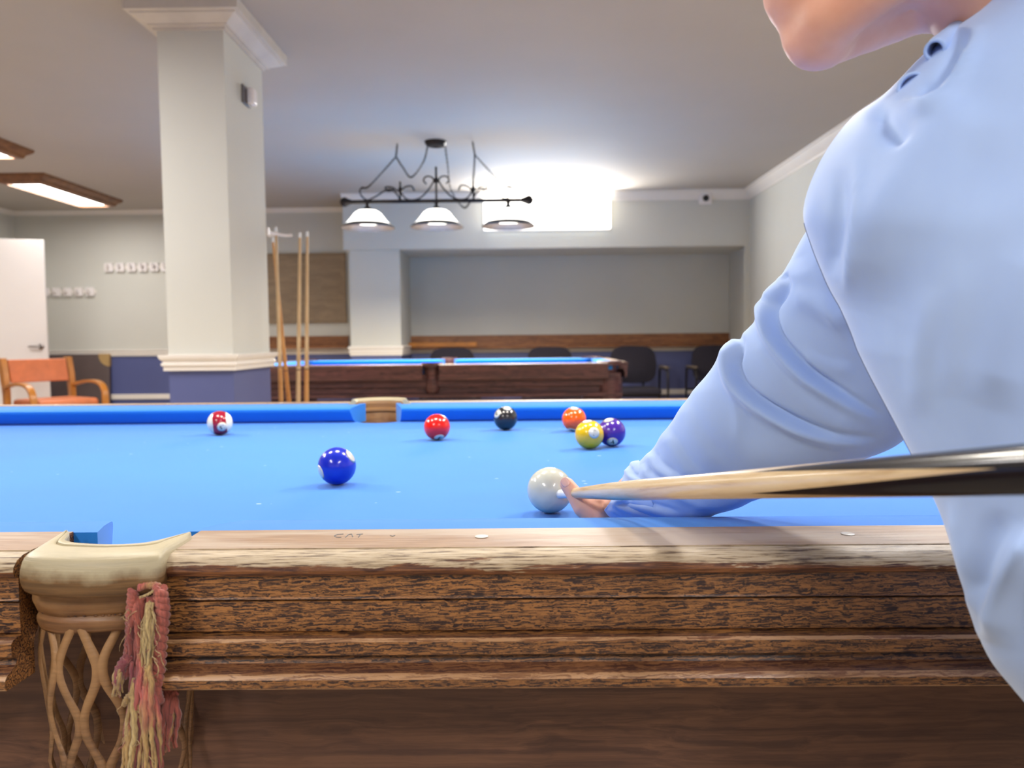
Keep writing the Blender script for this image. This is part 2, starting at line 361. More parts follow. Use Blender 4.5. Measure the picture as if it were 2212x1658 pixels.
# door leaf standing open at the left
d0 = W(94, 518, Y=7.55); d1x = d0.x - .86
t = struct(empty('door_1', (0, 0, 0)))
a = Vector((d0.x, 7.55, 0)); b = Vector((d1x, 7.30, 0)); dv = (b - a).normalized(); nv = Vector((-dv.y, dv.x, 0))
Mx = Matrix(((dv.x, nv.x, 0, a.x), (dv.y, nv.y, 0, a.y), (0, 0, 1, 0), (0, 0, 0, 1)))
L = (b - a).length
MB().box((0, -.02, .005), (L, .02, d0.z + .0), M=Mx).build('door_leaf', M['door'], t, bevel=.004)
hz = W(88, 748, Y=7.5).z
h = MB(); h.lathe([(0.0, 0), (.028, 0), (.028, .008), (.012, .012), (.012, .045)], seg=20, axis='Y'); h.tube([(0, .045, 0), (.03, .05, 0), (.10, .05, 0)], [.011, .011, .009])
hm = [Mx @ (Vector((.055, .018, hz)) + Vector(p)) for p in h.v]; h.v = hm
h.build('door_handle', M['steel'], t)
h2 = MB(); h2.lathe([(0.0, 0), (.028, 0), (.028, -.008), (.012, -.012), (.012, -.045)], seg=20, axis='Y'); h2.tube([(0, -.045, 0), (.03, -.05, 0), (.10, -.05, 0)], [.011, .011, .009])
h2.v = [Mx @ (Vector((.055, -.018, hz)) + Vector(p)) for p in h2.v]; h2.build('door_handle', M['steel'], t)
struct(MB().box((d1x - .10, 7.22, 0), (d1x - .005, 7.40, H)).build('wall_jamb', M['wall'], smooth=False))
struct(MB().box((XL, 7.24, 0), (d1x - .10, 7.38, H)).build('wall_partition', M['wall'], smooth=False))

# ------------------------------------------------------------------ pool table builder
PLEN, PWID = 2.54, 1.27
RT = 0.047
def pool_table(name, label, cx, ynose, mats, hero=False, farpx=None, nearpx=None, endw=None):
    """ynose: world y of the near cushion nose. All heights absolute."""
    t = thing(name, label, 'pool table', (cx, ynose + PWID / 2, 0))
    hx, hy = PLEN / 2, PWID / 2
    def add(mb, nm, mat, par=None, **kw):
        o = mb.build(nm, mat, par or t, **kw); return o
    npx = nearpx if nearpx is not None else 0; fpx = farpx if farpx is not None else 0
    # bed, with half round cuts left open at the pockets by the pocket liners
    bedm = MB()
    pts = []
    def arc(c, r, a0, a1, n=14):
        return [(c[0] + r * math.cos(a0 + (a1 - a0) * i / n), c[1] + r * math.sin(a0 + (a1 - a0) * i / n)) for i in range(n + 1)]
    e = 0.05; R = .058
    pts += arc((-hx - .028, -hy - .028), R + .01, PI / 2 * .98, 0.02)
    pts += arc((npx, -hy - e), R, PI, 0)
    pts += arc((hx + .028, -hy - .028), R + .01, PI, PI / 2)
    pts += arc((hx + .028, hy + .028), R + .01, -PI / 2, -PI)
    pts += arc((fpx, hy + e), R, 0, -PI)
    pts += arc((-hx - .028, hy + .028), R + .01, 0, -PI / 2)
    n0 = len(pts)
    bedm.loft([[(x, y, BED - .026) for x, y in pts], [(x, y, BED) for x, y in pts]])
    add(bedm, 'bed', mats['cloth'], smooth=False)
    # cushions and rails: frame(side) -> f(s, o, z)
    sides = {'near': lambda s, o, z: (s, -hy - o, z), 'far': lambda s, o, z: (s, hy + o, z), 'left': lambda s, o, z: (-hx - o, s, z), 'right': lambda s, o, z: (hx + o, s, z)}
    cprof = [(.030, -.003), (.014, .008), (.004, .026), (0, .032), (.0005, .037), (.006, .0395), (.020, .0415), (.045, .0445), (.0770, .0462), (.0770, -.003)]
    mouth, cut = .069, .058
    gaps = {'near': npx, 'far': fpx}
    for sd in sides:
        f = sides[sd]; half = hx if sd in ('near', 'far') else hy
        segs = []
        if sd in gaps: segs = [(-half + .045, gaps[sd] - mouth, 1.0, -.35), (gaps[sd] + mouth, half - .045, .35, -1.0)]
        else: segs = [(-half + .045, half - .045, 1.0, -1.0)]
        for s0, s1, k0, k1 in segs:
            mb = MB(); n = 40; rings = []
            for i in range(n + 1):
                u = i / n; ring = []
                for o, z in cprof:
                    a = s0 - k0 * o; b = s1 - k1 * o       # openings narrow towards the rail
                    s = a + (b - a) * u
                    ring.append(f(s, o, BED + z))
                rings.append(ring)
            mb.loft(rings); add(mb, 'cushion', mats['cushion'], ang=50)
    # rails
    if hero:
        rp = [(.0770, 0.0), (.0770, RT), (.1380, RT - .0002), (.1385, RT - .0035), (.1400, RT - .0035), (.1408, RT - .0006),
              (.1480, RT - .0010), (.1560, RT - .0035), (.1610, RT - .0080), (.1620, RT - .0125), (.1600, RT - .0165), (.1570, RT - .0175),
              (.1555, RT - .0185), (.1560, .0115), (.1570, .0100), (.1535, .0094), (.1535, .0084), (.1560, .0078), (.1560, -.0165), (.1545, -.0182),
              (.1610, -.0186), (.1655, -.0192), (.1682, -.0214), (.1682, -.0318), (.1665, -.0328), (.1612, -.0346), (.1640, -.0398), (.1690, -.0426),
              (.1738, -.0442), (.1764, -.0462), (.1774, -.0480), (.1774, -.0545), (.1760, -.0560), (.1400, -.0565), (.1400, -.030), (.12, 0)]
    else:
        rp = [(.0770, 0.0), (.0770, RT), (.15, RT), (.158, RT - .004), (.16, RT - .012), (.156, RT - .02), (.152, -.015), (.150, -.055), (.146, -.065), (.135, -.068), (.135, -.03), (.12, 0)]
    topi = 1; edge = range(2, 11) if hero else range(2, 5)
    def rmat(i, j):
        if j == topi: return 0
        if j in edge: return 1
        if hero and j in (21, 28, 29, 31): return 3
        if hero and j in (20, 26, 27): return 4
        return 2
    rm = [mats['top'], mats['edge'], mats['front']] + ([M['worn_highlight_ledge'], M['gloss_cove']] if hero else [])
    pk = .060
    for sd in sides:
        f = sides[sd]; half = hx if sd in ('near', 'far') else hy
        if sd in gaps:
            g = gaps[sd]; segs = [(-half + .005, g - (.064 if sd == 'near' and hero else pk), 0), (g + (.053 if sd == 'near' and hero else pk), half - .005, 0)]
        else: segs = [(-half + .005, half - .005, 0)]
        for s0, s1, _ in segs:
            n = 60; rings = [[f(s0 + (s1 - s0) * i / n, o, BED + z) for o, z in rp] for i in range(n + 1)]
            r_ = add(MB().loft(rings, m=2, mfun=rmat), 'rail', rm, ang=28)
            # mother of pearl sights at the diamond spacing
            cs = [k * .3175 for k in range(-3, 4) if k] if sd in gaps else [k * .3175 for k in range(-1, 2)]
            for c in cs:
                if s0 < c < s1:
                    q = MB(); c3 = Vector(f(c, .106, BED + RT + .0003))
                    q.lathe([(0.0001, .0004), (.0045, .0004), (.0058, 0.0001)], c3, 20)
                    add(q, 'diamond_sight', M['sight'], r_)
    # corner castings and pockets
    def pocket(c, ang, kind):
        """drop pocket; ang: outward direction"""
        p = MB(); cosa, sina = math.cos(ang), math.sin(ang)
        def T(x, y, z): return (c[0] + x * cosa - y * sina, c[1] + x * sina + y * cosa, z)
        sp = PI * (.62 if kind == 'corner' else .5)
        rings = []
        n = 28; ro = .105 if kind == 'corner' else .088; ri = .062
        for i in range(n + 1):
            a = -sp + 2 * sp * i / n
            prof = [(ri, RT + .004), (ri + .004, RT + .010), (ri + .012, RT + .012), (ro - .012, RT + .008), (ro - .002, RT - .001), (ro, RT - .014), (ro - .004, RT - .022), (ri + .014, RT - .022), (ri + .005, RT - .001)]
            if kind == 'side': prof = [((r if r < ri + .02 else ri + .02 + (r - ri - .02) * (.75 + .25 * math.cos(a) ** 2)), z) for r, z in prof]
            rings.append([T(r * math.cos(a), r * math.sin(a), BED + z) for r, z in prof])
        p.loft(rings); o = add(p, 'pocket', mats['pocket'], ang=50)
        ln = MB(); rings = []
        for r, z in [(ri + .001, RT + .003), (ri + .005, RT - .008), (ri + .004, RT - .018), (ri - .003, RT - .021), (ri - .003, RT - .024), (ri + .001, RT - .028), (ri - .001, .005), (ri - .006, -.03), (ri - .010, -.045)]:
            rings.append([T(r * math.cos(a), r * math.sin(a), BED + z) for a in [-sp + 2 * sp * i / 30 for i in range(31)]])
        ln.loft(rings, closed=False, caps=False); q = add(ln, 'pocket_liner', mats['liner'], o)
        sld = q.modifiers.new('s', 'SOLIDIFY'); sld.thickness = .003
        bag = MB(); rings = []
        for r, z in [(ri - .005, -.04), (ri - .004, -.08), (ri - .008, -.13), (ri - .02, -.17), (.012, -.19)]:
            rings.append([T(r * math.cos(a), r * math.sin(a), BED + z) for a in [2 * PI * i / 24 for i in range(24)]])
        bag.loft(rings, caps=False); add(bag, 'pocket_bag', mats['liner'], o)
        return o
    for sx in (-1, 1):
        for sy in (-1, 1): pocket((sx * (hx + .012), sy * (hy + .012)), math.atan2(sy, sx), 'corner')
    pocket((fpx, hy + .055), PI / 2, 'side')
    if not hero: pocket((npx, -hy - .055), -PI / 2, 'side')
    # cabinet
    ap = .068 if hero else .11
    m1 = MB(); z1 = BED - .03; z0 = .50 if hero else .47
    x, y = hx + ap, hy + ap
    if hero:
        m1.box((-x, -y, z0), (x, -y + .03, z1)); m1.box((-x, y - .03, z0), (x, y, z1)); m1.box((-x, -y + .03, z0), (-x + .03, y - .03, z1)); m1.box((x - .03, -y + .03, z0), (x, y - .03, z1))
    else:
        for (a0, a1, e1) in ((z0, .56, 0), (.575, .60, .012), (.60, .655, -.03), (.655, z1, .0)):
            X_, Y_ = x + e1 - .02, y + e1 - .02
            m1.box((-X_, -Y_, a0), (X_, -Y_ + .03, a1)); m1.box((-X_, Y_ - .03, a0), (X_, Y_, a1)); m1.box((-X_, -Y_ + .03, a0), (-X_ + .03, Y_ - .03, a1)); m1.box((X_ - .03, -Y_ + .03, a0), (X_, Y_ - .03, a1))
    add(m1, 'apron', mats['apron'], smooth=False)
    for sx in (-1, 1):
        for sy in (-1, 1):
            lg = MB(); c = (sx * (hx - .12), sy * (hy - .14))
            if not hero: c = (sx * (hx + .02), sy * (hy + .02))
            lg.lathe([(.05, 0), (.055, .02), (.05, .04), (.075, .10), (.085, .22), (.06, .34), (.05, .38), (.09, .42), (.09, z1 if hero else z1 - .03)], (c[0], c[1], 0), 20, caps=True)
            add(lg, 'leg', mats['apron'])
    return t
NOSE = 0.766
pxn = W(272, 1150, Z=BED + RT); TCX = -0.352
near_gap = (W(47, 1200, Y=.610).x + W(366, 1200, Y=.610).x) / 2
far_gap = W(814, 900, Y=2.05).x
hero_m = dict(cloth=M['cloth'], cushion=M['cushion'], top=M['rail_top'], edge=M['rail_edge'], front=M['rail_front'], apron=M['apron'], pocket=M['leather_rim'], liner=M['leather_band'])
near = pool_table('pool_table', 'old blue clothed pool table with worn brown rails in the foreground', TCX, NOSE, hero_m, True, far_gap - TCX, near_gap - TCX)
dark_m = dict(cloth=M['cloth_far'], cushion=M['cloth_far'], top=M['rail_top'], edge=M['dark_table'], front=M['dark_table'], apron=M['dark_table'], pocket=M['dark_table'], liner=M['dark_table'])
FY = 5.62
far = pool_table('pool_table', 'dark reddish brown pool table with blue cloth standing behind the column under the hanging lamp', W(930, 800, Y=FY - .16).x, FY, dark_m)

# the near side pocket, built at full detail as a part of the near table
def child_of(o, par):
    o.parent = par; o.matrix_parent_inverse = Matrix.Translation(-Vector(par.location)); return o
def near_pocket():
    ztop = BED + RT + .004
    out_px = [(143, 1146), (118, 1160), (92, 1178), (62, 1200), (48, 1222), (70, 1222), (130, 1222), (205, 1224), (280, 1222), (340, 1218), (360, 1206), (362, 1190), (385, 1172), (413, 1152)]
    zc = ztop
    # outer and inner border of the rim seen on the plane of its top
    outer = [W(x, y, Z=zc) for x, y in [(142, 1147), (118, 1160), (95, 1173), (74, 1186), (62, 1195), (82, 1199), (130, 1201), (200, 1202), (270, 1200), (330, 1197), (350, 1193), (362, 1182), (386, 1168), (414, 1151)]]
    inner = [W(x, y, Z=zc) for x, y in [(146, 1146), (150, 1151), (144, 1160), (142, 1165), (152, 1168), (170, 1171), (205, 1173), (240, 1174), (275, 1173), (305, 1171), (335, 1166), (358, 1161), (385, 1155), (412, 1150)]]
    A = bez(outer, 6); B = bez(inner, 6)
    rings = []; n = len(A); ctr = Vector((near_gap, .66, 0))
    for i in range(n):
        a, b = A[i], B[i]; u = i / (n - 1)
        front = max(0, math.sin(PI * u)) ** .5
        out = (a - b); out.z = 0
        o = out.normalized() if out.length > 1e-4 else Vector((0, -1, 0))
        o = (Vector((a.x - ctr.x, (a.y - ctr.y), 0)).normalized() * .5 + Vector((0, -1, 0)) * .5 * front).normalized()
        dd = .010 * front; hh = .006 + .027 * front
        ring = [b + Vector((0, 0, -hh * .8)), b + Vector((0, 0, -.0015)), b + Vector((0, 0, 0)),
                b.lerp(a, .20) + Vector((0, 0, .0014)), b.lerp(a, .26) + Vector((0, 0, .0014)), b.lerp(a, .28) + Vector((0, 0, -.0012)), b.lerp(a, .30) + Vector((0, 0, -.0012)), b.lerp(a, .33) + Vector((0, 0, .0015)),
                b.lerp(a, .7) + Vector((0, 0, .0016)), a + Vector((0, 0, 0)), a + o * dd * .45 + Vector((0, 0, -.0022)),
                a + o * dd * .8 + Vector((0, 0, -hh * .28)), a + o * dd + Vector((0, 0, -hh * .55)), a + o * dd * .85 + Vector((0, 0, -hh * .82)),
                a + o * dd * .4 + Vector((0, 0, -hh)), a - o * .003 * front + Vector((0, 0, -hh))]
        rings.append(ring)
    p = MB().loft(rings).build('pocket', M['leather_rim'], ang=60, sub=1); child_of(p, near)
    # hanging band below the rim with two rows of stitching
    def R(a, r, z):
        sn, cs = math.sin(a), math.cos(a); return Vector((bc.x + r * abs(sn) ** .75 * (1 if sn > 0 else -1), bc.y - r * (abs(cs) ** .6 * (1 if cs > 0 else -1)), z))
    bc = Vector(((W(66, 1300, Y=.625).x + W(368, 1300, Y=.625).x) / 2, .660, 0)); zt = W(200, 1262, Y=.598).z; zb = W(200, 1368, Y=.602).z
    band = MB(); rings = []; n = 64; hgt = zt - zb
    def rad(a, v): return .0600 - .004 * v + .0012 * math.exp(-((v - .12) / .1) ** 2) + .0022 * math.exp(-((v - .42) / .12) ** 2) - .0022 * math.exp(-((v - .68) / .04) ** 2) + .0016 * math.exp(-((v - .85) / .12) ** 2) + .0012 * mnoise.noise(Vector((a * 3, v * 3, 5)))
    for k in range(26):
        v = k / 25; rings.append([R(a, rad(a, v), zt - hgt * v - .004 * (1 - math.cos(a)) * (1 if v > .3 else 0) + .0015 * math.sin(a * 5) * v) for a in [-2.0 + 4.0 * i / n for i in range(n + 1)]])
    band.loft(rings, closed=False, caps=False); b = band.build('leather_band', M['leather_band'], ang=70); b.parent = p
    sd = b.modifiers.new('s', 'SOLIDIFY'); sd.thickness = .004; sd.offset = -1
    for v, r0, r1 in ((.20, -.9, .75), (.66, -1.3, .9)):
        st = MB(); k = int((r1 - r0) / .075)
        for i in range(k):
            a = r0 + (r1 - r0) * i / k; q = R(a, rad(a, v) + .0002, zt - hgt * v)
            st.ell(q, .0011 if v < .5 else .0017, .0009, .0008 if v < .5 else .0011, seg=8)
        st.build('stitching', M['rail_front'], ).parent = b
    # slit leather net
    nc = Vector(((W(112, 1500, Y=.655).x + W(400, 1500, Y=.655).x) / 2, .662, 0)); zt2 = zb + .006; net = MB()
    N = 20; A0 = 2 * PI / N
    for i in range(N):
        base = A0 * (i + .25); sg = 1 if i % 2 else -1; rings = []
        for k in range(61):
            z = zt2 - .19 * k / 60; u = (zt2 - z) / .047
            wob = .05 * mnoise.noise(Vector((i * 3.1, u, 2)))
            a = base + sg * A0 * .43 * math.cos(PI * (u + .25)) + wob
            r = .0580 + .0025 * math.sin(u * 2) - max(0, (k - 40) / 20) * .012 + .002 * mnoise.noise(Vector((i * 2.1, u * 1.5, 8)))
            r_ = lambda da, dr: Vector((nc.x + (r + dr) * math.sin(a + da), nc.y - (r + dr) * math.cos(a + da), z))
            hw = .0037 / .054 * (1 + .15 * mnoise.noise(Vector((i, u * 3, 0))))
            rings.append([r_(-hw, -.0004), r_(-hw * .8, .0012), r_(0, .0017), r_(hw * .8, .0012), r_(hw, -.0004), r_(hw * .7, -.0014), r_(-hw * .7, -.0014)])
        net.loft(rings)
    net.build('net', M['leather_net'], ang=60).parent = p
    # tassel of plaited yarn hanging from the right end of the band
    def cord(mb, pts, r, turns, plies=3, m=0, seg=8):
        P = bez(pts, 14); L = len(P)
        for q in range(plies):
            out = []
            for i, c in enumerate(P):
                t_ = (P[min(i + 1, L - 1)] - P[max(i - 1, 0)]).normalized(); a_ = t_.cross(Vector((0, 1, 0))).normalized(); b_ = a_.cross(t_)
                ph = 2 * PI * (turns * i / L + q / plies)
                out.append(c + (a_ * math.cos(ph) + b_ * math.sin(ph)) * r * .55)
            mb.tube(out, r * .62, seg, m)
    def at(x, y, dy=.588): return W(x, y, Y=dy)
    ts = MB()
    cord(ts, [at(345, 1270), at(352, 1320), at(346, 1380), at(342, 1440), at(334, 1490), at(340, 1520)], .0052, 9, 2)
    cord(ts, [at(288, 1272), at(284, 1320), at(282, 1370), at(278, 1420), at(276, 1460)], .0040, 11, 2)
    cord(ts, [at(300, 1268), at(320, 1262, .59), at(345, 1268)], .0030, 4, 2, 2)
    cord(ts, [at(276, 1420, .583), at(262, 1440, .583), at(255, 1475, .585)], .0040, 6, 2, 2)
    cord(ts, [at(268, 1520, .582), at(283, 1500, .58), at(300, 1520, .58), at(312, 1600, .582)], .0026, 12, 2, 1)
    cord(ts, [at(302, 1290, .583), at(318, 1284, .581), at(332, 1275, .584)], .0010, 3, 2, 1)
    rnd = random.Random(4)
    def strand(x0, y0, x1, y1, r, m, dy=.585, sway=6):
        mx = (x0 + x1) / 2 + rnd.uniform(-sway, sway); my = (y0 + y1) / 2
        q = dy + rnd.uniform(-.006, .004)
        P = bez([W(x0, y0, Y=dy), W((x0 + mx) / 2 + rnd.uniform(-3, 3), (y0 + my) / 2, Y=q), W(mx, my, Y=q + rnd.uniform(-.002, .002)), W((x1 + mx) / 2 + rnd.uniform(-4, 4), (y1 + my) / 2, Y=q), W(x1, y1, Y=q + .002)], 6)
        P = [q + Vector((mnoise.noise(q * 160 + Vector((x1, 0, 0))), 0, mnoise.noise(q * 160 + Vector((0, x1, 9))))) * .0016 for q in P]; ts.tube(P, [r * (.5 + .6 * math.sin(PI * min(1, .15 + i / len(P)))) for i in range(len(P))], 6, m)
    for i in range(34): strand(322 + rnd.uniform(-7, 7), 1305 + rnd.uniform(-6, 6), 314 + rnd.uniform(-11, 11), 1440 + rnd.uniform(-30, 40), .0011, 1, .584, 8)
    for i in range(16): strand(300 + rnd.uniform(-8, 8), 1290, 282 + rnd.uniform(-10, 16), 1450 + rnd.uniform(-20, 20), .0020, 0, .589)
    for i in range(16): strand(330 + rnd.uniform(-14, 14), 1290, 316 + rnd.uniform(-16, 20), 1470 + rnd.uniform(-20, 20), .0022, 0, .592)
    for i in range(150):
        f = rnd.random(); strand(288 + 40 * f + rnd.uniform(-8, 8), 1430 + rnd.uniform(-20, 90), 262 + 88 * f + rnd.uniform(-6, 6), 1675 + rnd.uniform(-30, 40), rnd.uniform(.0010, .0025), rnd.choice([0, 0, 2, 2, 1]), .584 + rnd.uniform(-.003, .008), 10)
    for i in range(26): strand(258 + rnd.uniform(-8, 8), 1440 + rnd.uniform(-10, 30), 254 + rnd.uniform(-12, 10), 1490 + rnd.uniform(-10, 15), .0014, rnd.choice([1, 2]), .584, 4)
    for i in range(36): strand(368 + rnd.uniform(-16, 16), 1490 + rnd.uniform(-6, 6), 364 + rnd.uniform(-20, 22), 1590 + rnd.uniform(-30, 40), .0022, rnd.choice([0, 0, 2]), .612, 6)
    for i in range(60):                                             # loose fuzz
        x = rnd.uniform(262, 345); y = rnd.uniform(1290, 1640); strand(x, y, x + rnd.uniform(-22, 22), y + rnd.uniform(10, 50), .0003, rnd.choice([0, 1]), .579, 8)
    for v in ts.v: pass
    ts.build('tassel', [M['yarn_pink'], M['yarn_gold'], M['yarn_mix']], ang=80).parent = p
near_pocket()
for ls_ in ([[(742, 1153), (728, 1154), (722, 1157), (727, 1160), (737, 1160)]], [[(746, 1160), (753, 1154), (760, 1153), (762, 1159)]], [[(770, 1154), (777, 1153.5), (784, 1153)], [(779, 1153), (774, 1160)]], [[(843, 1156), (848, 1158), (853, 1156)]]):
    sc_m = MB()
    for l in ls_: sc_m.tube([W(x, y, Z=BED + RT + .0001) for x, y in l], .0004, 6)
    child_of(sc_m.build('scratch', M['scratch']), near)

# ------------------------------------------------------------------ billiard balls
BR = .02858
def text_mesh(s, size):
    cu = bpy.data.curves.new('t', 'FONT'); cu.body = s; cu.size = size; cu.offset = size * .03; cu.align_x = 'CENTER'; cu.align_y = 'CENTER'
    o = bpy.data.objects.new('t', cu); C.objects.link(o); dg = bpy.context.evaluated_depsgraph_get()
    me = bpy.data.meshes.new_from_object(o.evaluated_get(dg)); bpy.data.objects.remove(o); return me
def ball_mat(name, col, stripe=None, axis=(1, 0, 0)):
    m = NT(name)
    if stripe:
        dt = m.n('VectorMath', operation='DOT_PRODUCT'); m.l(m.tc.outputs['Object'], dt.inputs[0]); dt.inputs[1].default_value = Vector(axis).normalized()
        ab = m.n('Math', operation='ABSOLUTE'); m.l(dt.outputs['Value'], ab.inputs[0])
        f = m.n('Math', operation='GREATER_THAN'); m.l(ab.outputs[0], f.inputs[0]); f.inputs[1].default_value = BR * .52
        m.col(m.mix(f.outputs[0], lin(col), lin(stripe)))
    else:
        v = m.noise(m.map((60,) * 3), 1, 3); c = lin(col)
        m.col(m.ramp(v, [(0.3, tuple(x * .94 for x in c[:3]) + (1,)), (0.7, c)]))
    m.set(Roughness=0.2, Coat_Weight=0.3, Coat_Roughness=0.1); return m.mat
def ball(label, px, py, col, discs, stripe=None, axis=(1, 0, 0)):
    """discs: (photo x, photo y, digit or None, spin in degrees)"""
    c = W(px, py, Z=BED + BR + .0003)
    mb = MB(); mb.ell((0, 0, 0), BR, BR, BR, seg=64)
    o = mb.build('billiard_ball', ball_mat(label.split()[0] + '_ball', col, stripe, axis), ang=180)
    o.location = c; tag(o, label, 'billiard ball', 'pool balls on the near table' if 'cue ball' not in label else None)
    for dx, dy, s, spin in discs:
        # direction on the ball where the line of sight meets it
        d = (W(dx, dy, Y=1) - Vector((0, 0, CZ))).normalized(); oc = Vector((0, 0, CZ)) - c; b = d.dot(oc); q = b * b - (oc.length_squared - BR * BR)
        if q < 0: q = 0
        nrm = (oc + d * (-b - math.sqrt(q))).normalized()
        side = Vector((0, 0, 1)).cross(nrm)
        if side.length < .05: side = Vector((1, 0, 0))
        side.normalize(); up = nrm.cross(side)
        sp = math.radians(spin); s2 = side * math.cos(sp) + up * math.sin(sp); u2 = nrm.cross(s2)
        k = MB(); rings = []; a1 = .40
        for r in (.002, .13, .27, a1):
            rings.append([(nrm * math.cos(r) + (s2 * math.cos(j * PI / 16) + u2 * math.sin(j * PI / 16)) * math.sin(r)) * (BR + .00012) for j in range(32)])
        k.loft(rings, caps=True); kd = k.build('number_disc', M['ball_white'], o, ang=180)
        if s:
            me = text_mesh(s, (.0150) if len(s) == 1 else .0120)
            for v in me.vertices:
                p = nrm * BR + s2 * v.co.x + u2 * v.co.y; v.co = p.normalized() * (BR + .0003)
            me.materials.clear(); me.materials.append(M['ink'])
            t = bpy.data.objects.new('number', me); C.objects.link(t); t.parent = kd
    return o
M['ball_white'] = NT('ball_white').set(Base_Color=lin((208, 206, 194)), Roughness=.2, Coat_Weight=.5).mat
ball('white cue ball at the tip of the cue beside the thumb', 1188, 1058, (206, 208, 194), [])
ball('plain blue ball lying alone on the cloth left of the cue ball', 728, 1006, (16, 44, 190), [(760, 984, None, 0), (690, 1020, None, 0)])
ball('red ball with its number near the cloth, between the blue and black balls', 944, 922, (236, 24, 20), [(949, 946, '3', 170), (960, 898, None, 0)])
ball('black ball near the far cushion with number facing left', 1092, 903, (34, 34, 38), [(1073, 893, '8', 70), (1096, 880, None, 0)])
ball('orange ball partly hidden behind the yellow ball', 1240, 905, (250, 92, 2), [(1236, 930, '5', 180), (1241, 880, None, 0)])
ball('yellow ball with number one, in front of the orange ball', 1273, 938, (226, 182, 24), [(1284, 934, '1', 160), (1268, 908, None, 0)])
ball('purple ball with number four, touching the right of the yellow ball', 1321, 933, (72, 34, 150), [(1323, 955, '4', 10), (1314, 905, None, 0)])
ball('maroon and white striped ball near the far left cushion', 475, 913, (150, 16, 44), [(480, 922, '15', 200)], (232, 226, 206), (1, .36, .07))

# ------------------------------------------------------------------ the cue in play
TIP = W(1199, 1067, Y=.950); END = W(2212, 1014, Y=.33)
cdir = (END - TIP).normalized()
def cue_frame(d):
    a = d.cross(Vector((0, 0, 1))).normalized(); return a, a.cross(d).normalized()
cm = NT('pointed_cue'); cm.set(Roughness=0.22, Coat_Weight=0.35, Coat_Roughness=0.08); cm.b.inputs['Specular IOR Level'].default_value = 0.3
sep = cm.n('SeparateXYZ'); cm.l(cm.tc.outputs['Object'], sep.inputs[0])
at2 = cm.n('Math', operation='ARCTAN2'); cm.l(sep.outputs[1], at2.inputs[0]); cm.l(sep.outputs[0], at2.inputs[1])
ad = cm.n('Math', operation='ADD'); cm.l(at2.outputs[0], ad.inputs[0]); ad.inputs[1].default_value = 0.9 + PI * 2
sc_ = cm.n('Math', operation='MULTIPLY'); cm.l(ad.outputs[0], sc_.inputs[0]); sc_.inputs[1].default_value = 4 / (2 * PI)
pp = cm.n('Math', operation='PINGPONG'); cm.l(sc_.outputs[0], pp.inputs[0]); pp.inputs[1].default_value = 0.5
rg = cm.n('MapRange'); cm.l(sep.outputs[2], rg.inputs[0]); rg.inputs['From Min'].default_value = .455; rg.inputs['From Max'].default_value = .655
rg.inputs['To Min'].default_value = 0; rg.inputs['To Max'].default_value = .5; rg.clamp = False
lt = cm.n('Math', operation='LESS_THAN'); cm.l(pp.outputs[0], lt.inputs[0]); cm.l(rg.outputs[0], lt.inputs[1])
gw = cm.noise(cm.map((120, 120, 9)), 1, 5, .6, .6)
wd = cm.ramp(gw, [(0.30, lin((180, 146, 104))), (0.48, lin((218, 192, 150))), (0.68, lin((230, 210, 176)))])
cm.col(cm.mix(lt.outputs[0], wd, (0.006, 0.005, 0.009, 1)))
cue = thing('pool_cue', 'pale wooden cue with black points, aimed at the white cue ball by the person', 'pool cue')
Q = cdir.to_track_quat('Z', 'Y')
def cue_part(prof, name, mat, seg=40):
    mb = MB(); mb.lathe(prof, seg=seg, caps=True); o = mb.build(name, mat, cue, ang=50); o.rotation_mode = 'QUATERNION'; o.rotation_quaternion = Q; o.location = TIP; return o
cue_part([(.0055, .060), (.0057, .07), (.0072, .12), (.0089, .19), (.0097, .26), (.0098, .36), (.0104, .50), (.0112, .66), (.0122, .90), (.0135, 1.20), (.0145, 1.40), (.0140, 1.405)], 'shaft', cm.mat)
cue_part([(.0054, .004), (.0056, .0605)], 'ferrule', M['ferrule'])
cue_part([(.0030, 0), (.0048, .0015), (.0053, .004), (.0053, .0045)], 'leather_tip', M['chalk_tip'])
cue_part([(.0146, 1.404), (.0150, 1.41), (.0140, 1.43), (.008, 1.435)], 'rubber_bumper', M['black_plastic'])

# ------------------------------------------------------------------ the player
person = thing('person', 'person in a pale blue long sleeved shirt leaning over the near rail, aiming a cue', 'person')
def cone(mb, a, b, ra, rb, seg=16):
    """round cone with hemispherical ends"""
    a, b = Vector(a), Vector(b); d = b - a; L = d.length; d.normalize(); s = d.orthogonal().normalized(); t = s.cross(d); rings = []
    def ring(c, r): rings.append([c + (s * math.cos(2 * PI * j / seg) + t * math.sin(2 * PI * j / seg)) * max(r, .0002) for j in range(seg)])
    for i in range(1, 6): x = PI / 2 * (1 - i / 6); ring(a - d * ra * math.sin(x), ra * math.cos(x))
    for i in range(0, 5): ring(a + d * L * i / 4, ra + (rb - ra) * i / 4)
    for i in range(1, 6): x = PI / 2 * i / 6; ring(b + d * rb * math.sin(x), rb * math.cos(x))
    mb.loft(rings)
def chain(mb, pts, rs):
    for i in range(len(pts) - 1): cone(mb, pts[i], pts[i + 1], rs[i], rs[i + 1])
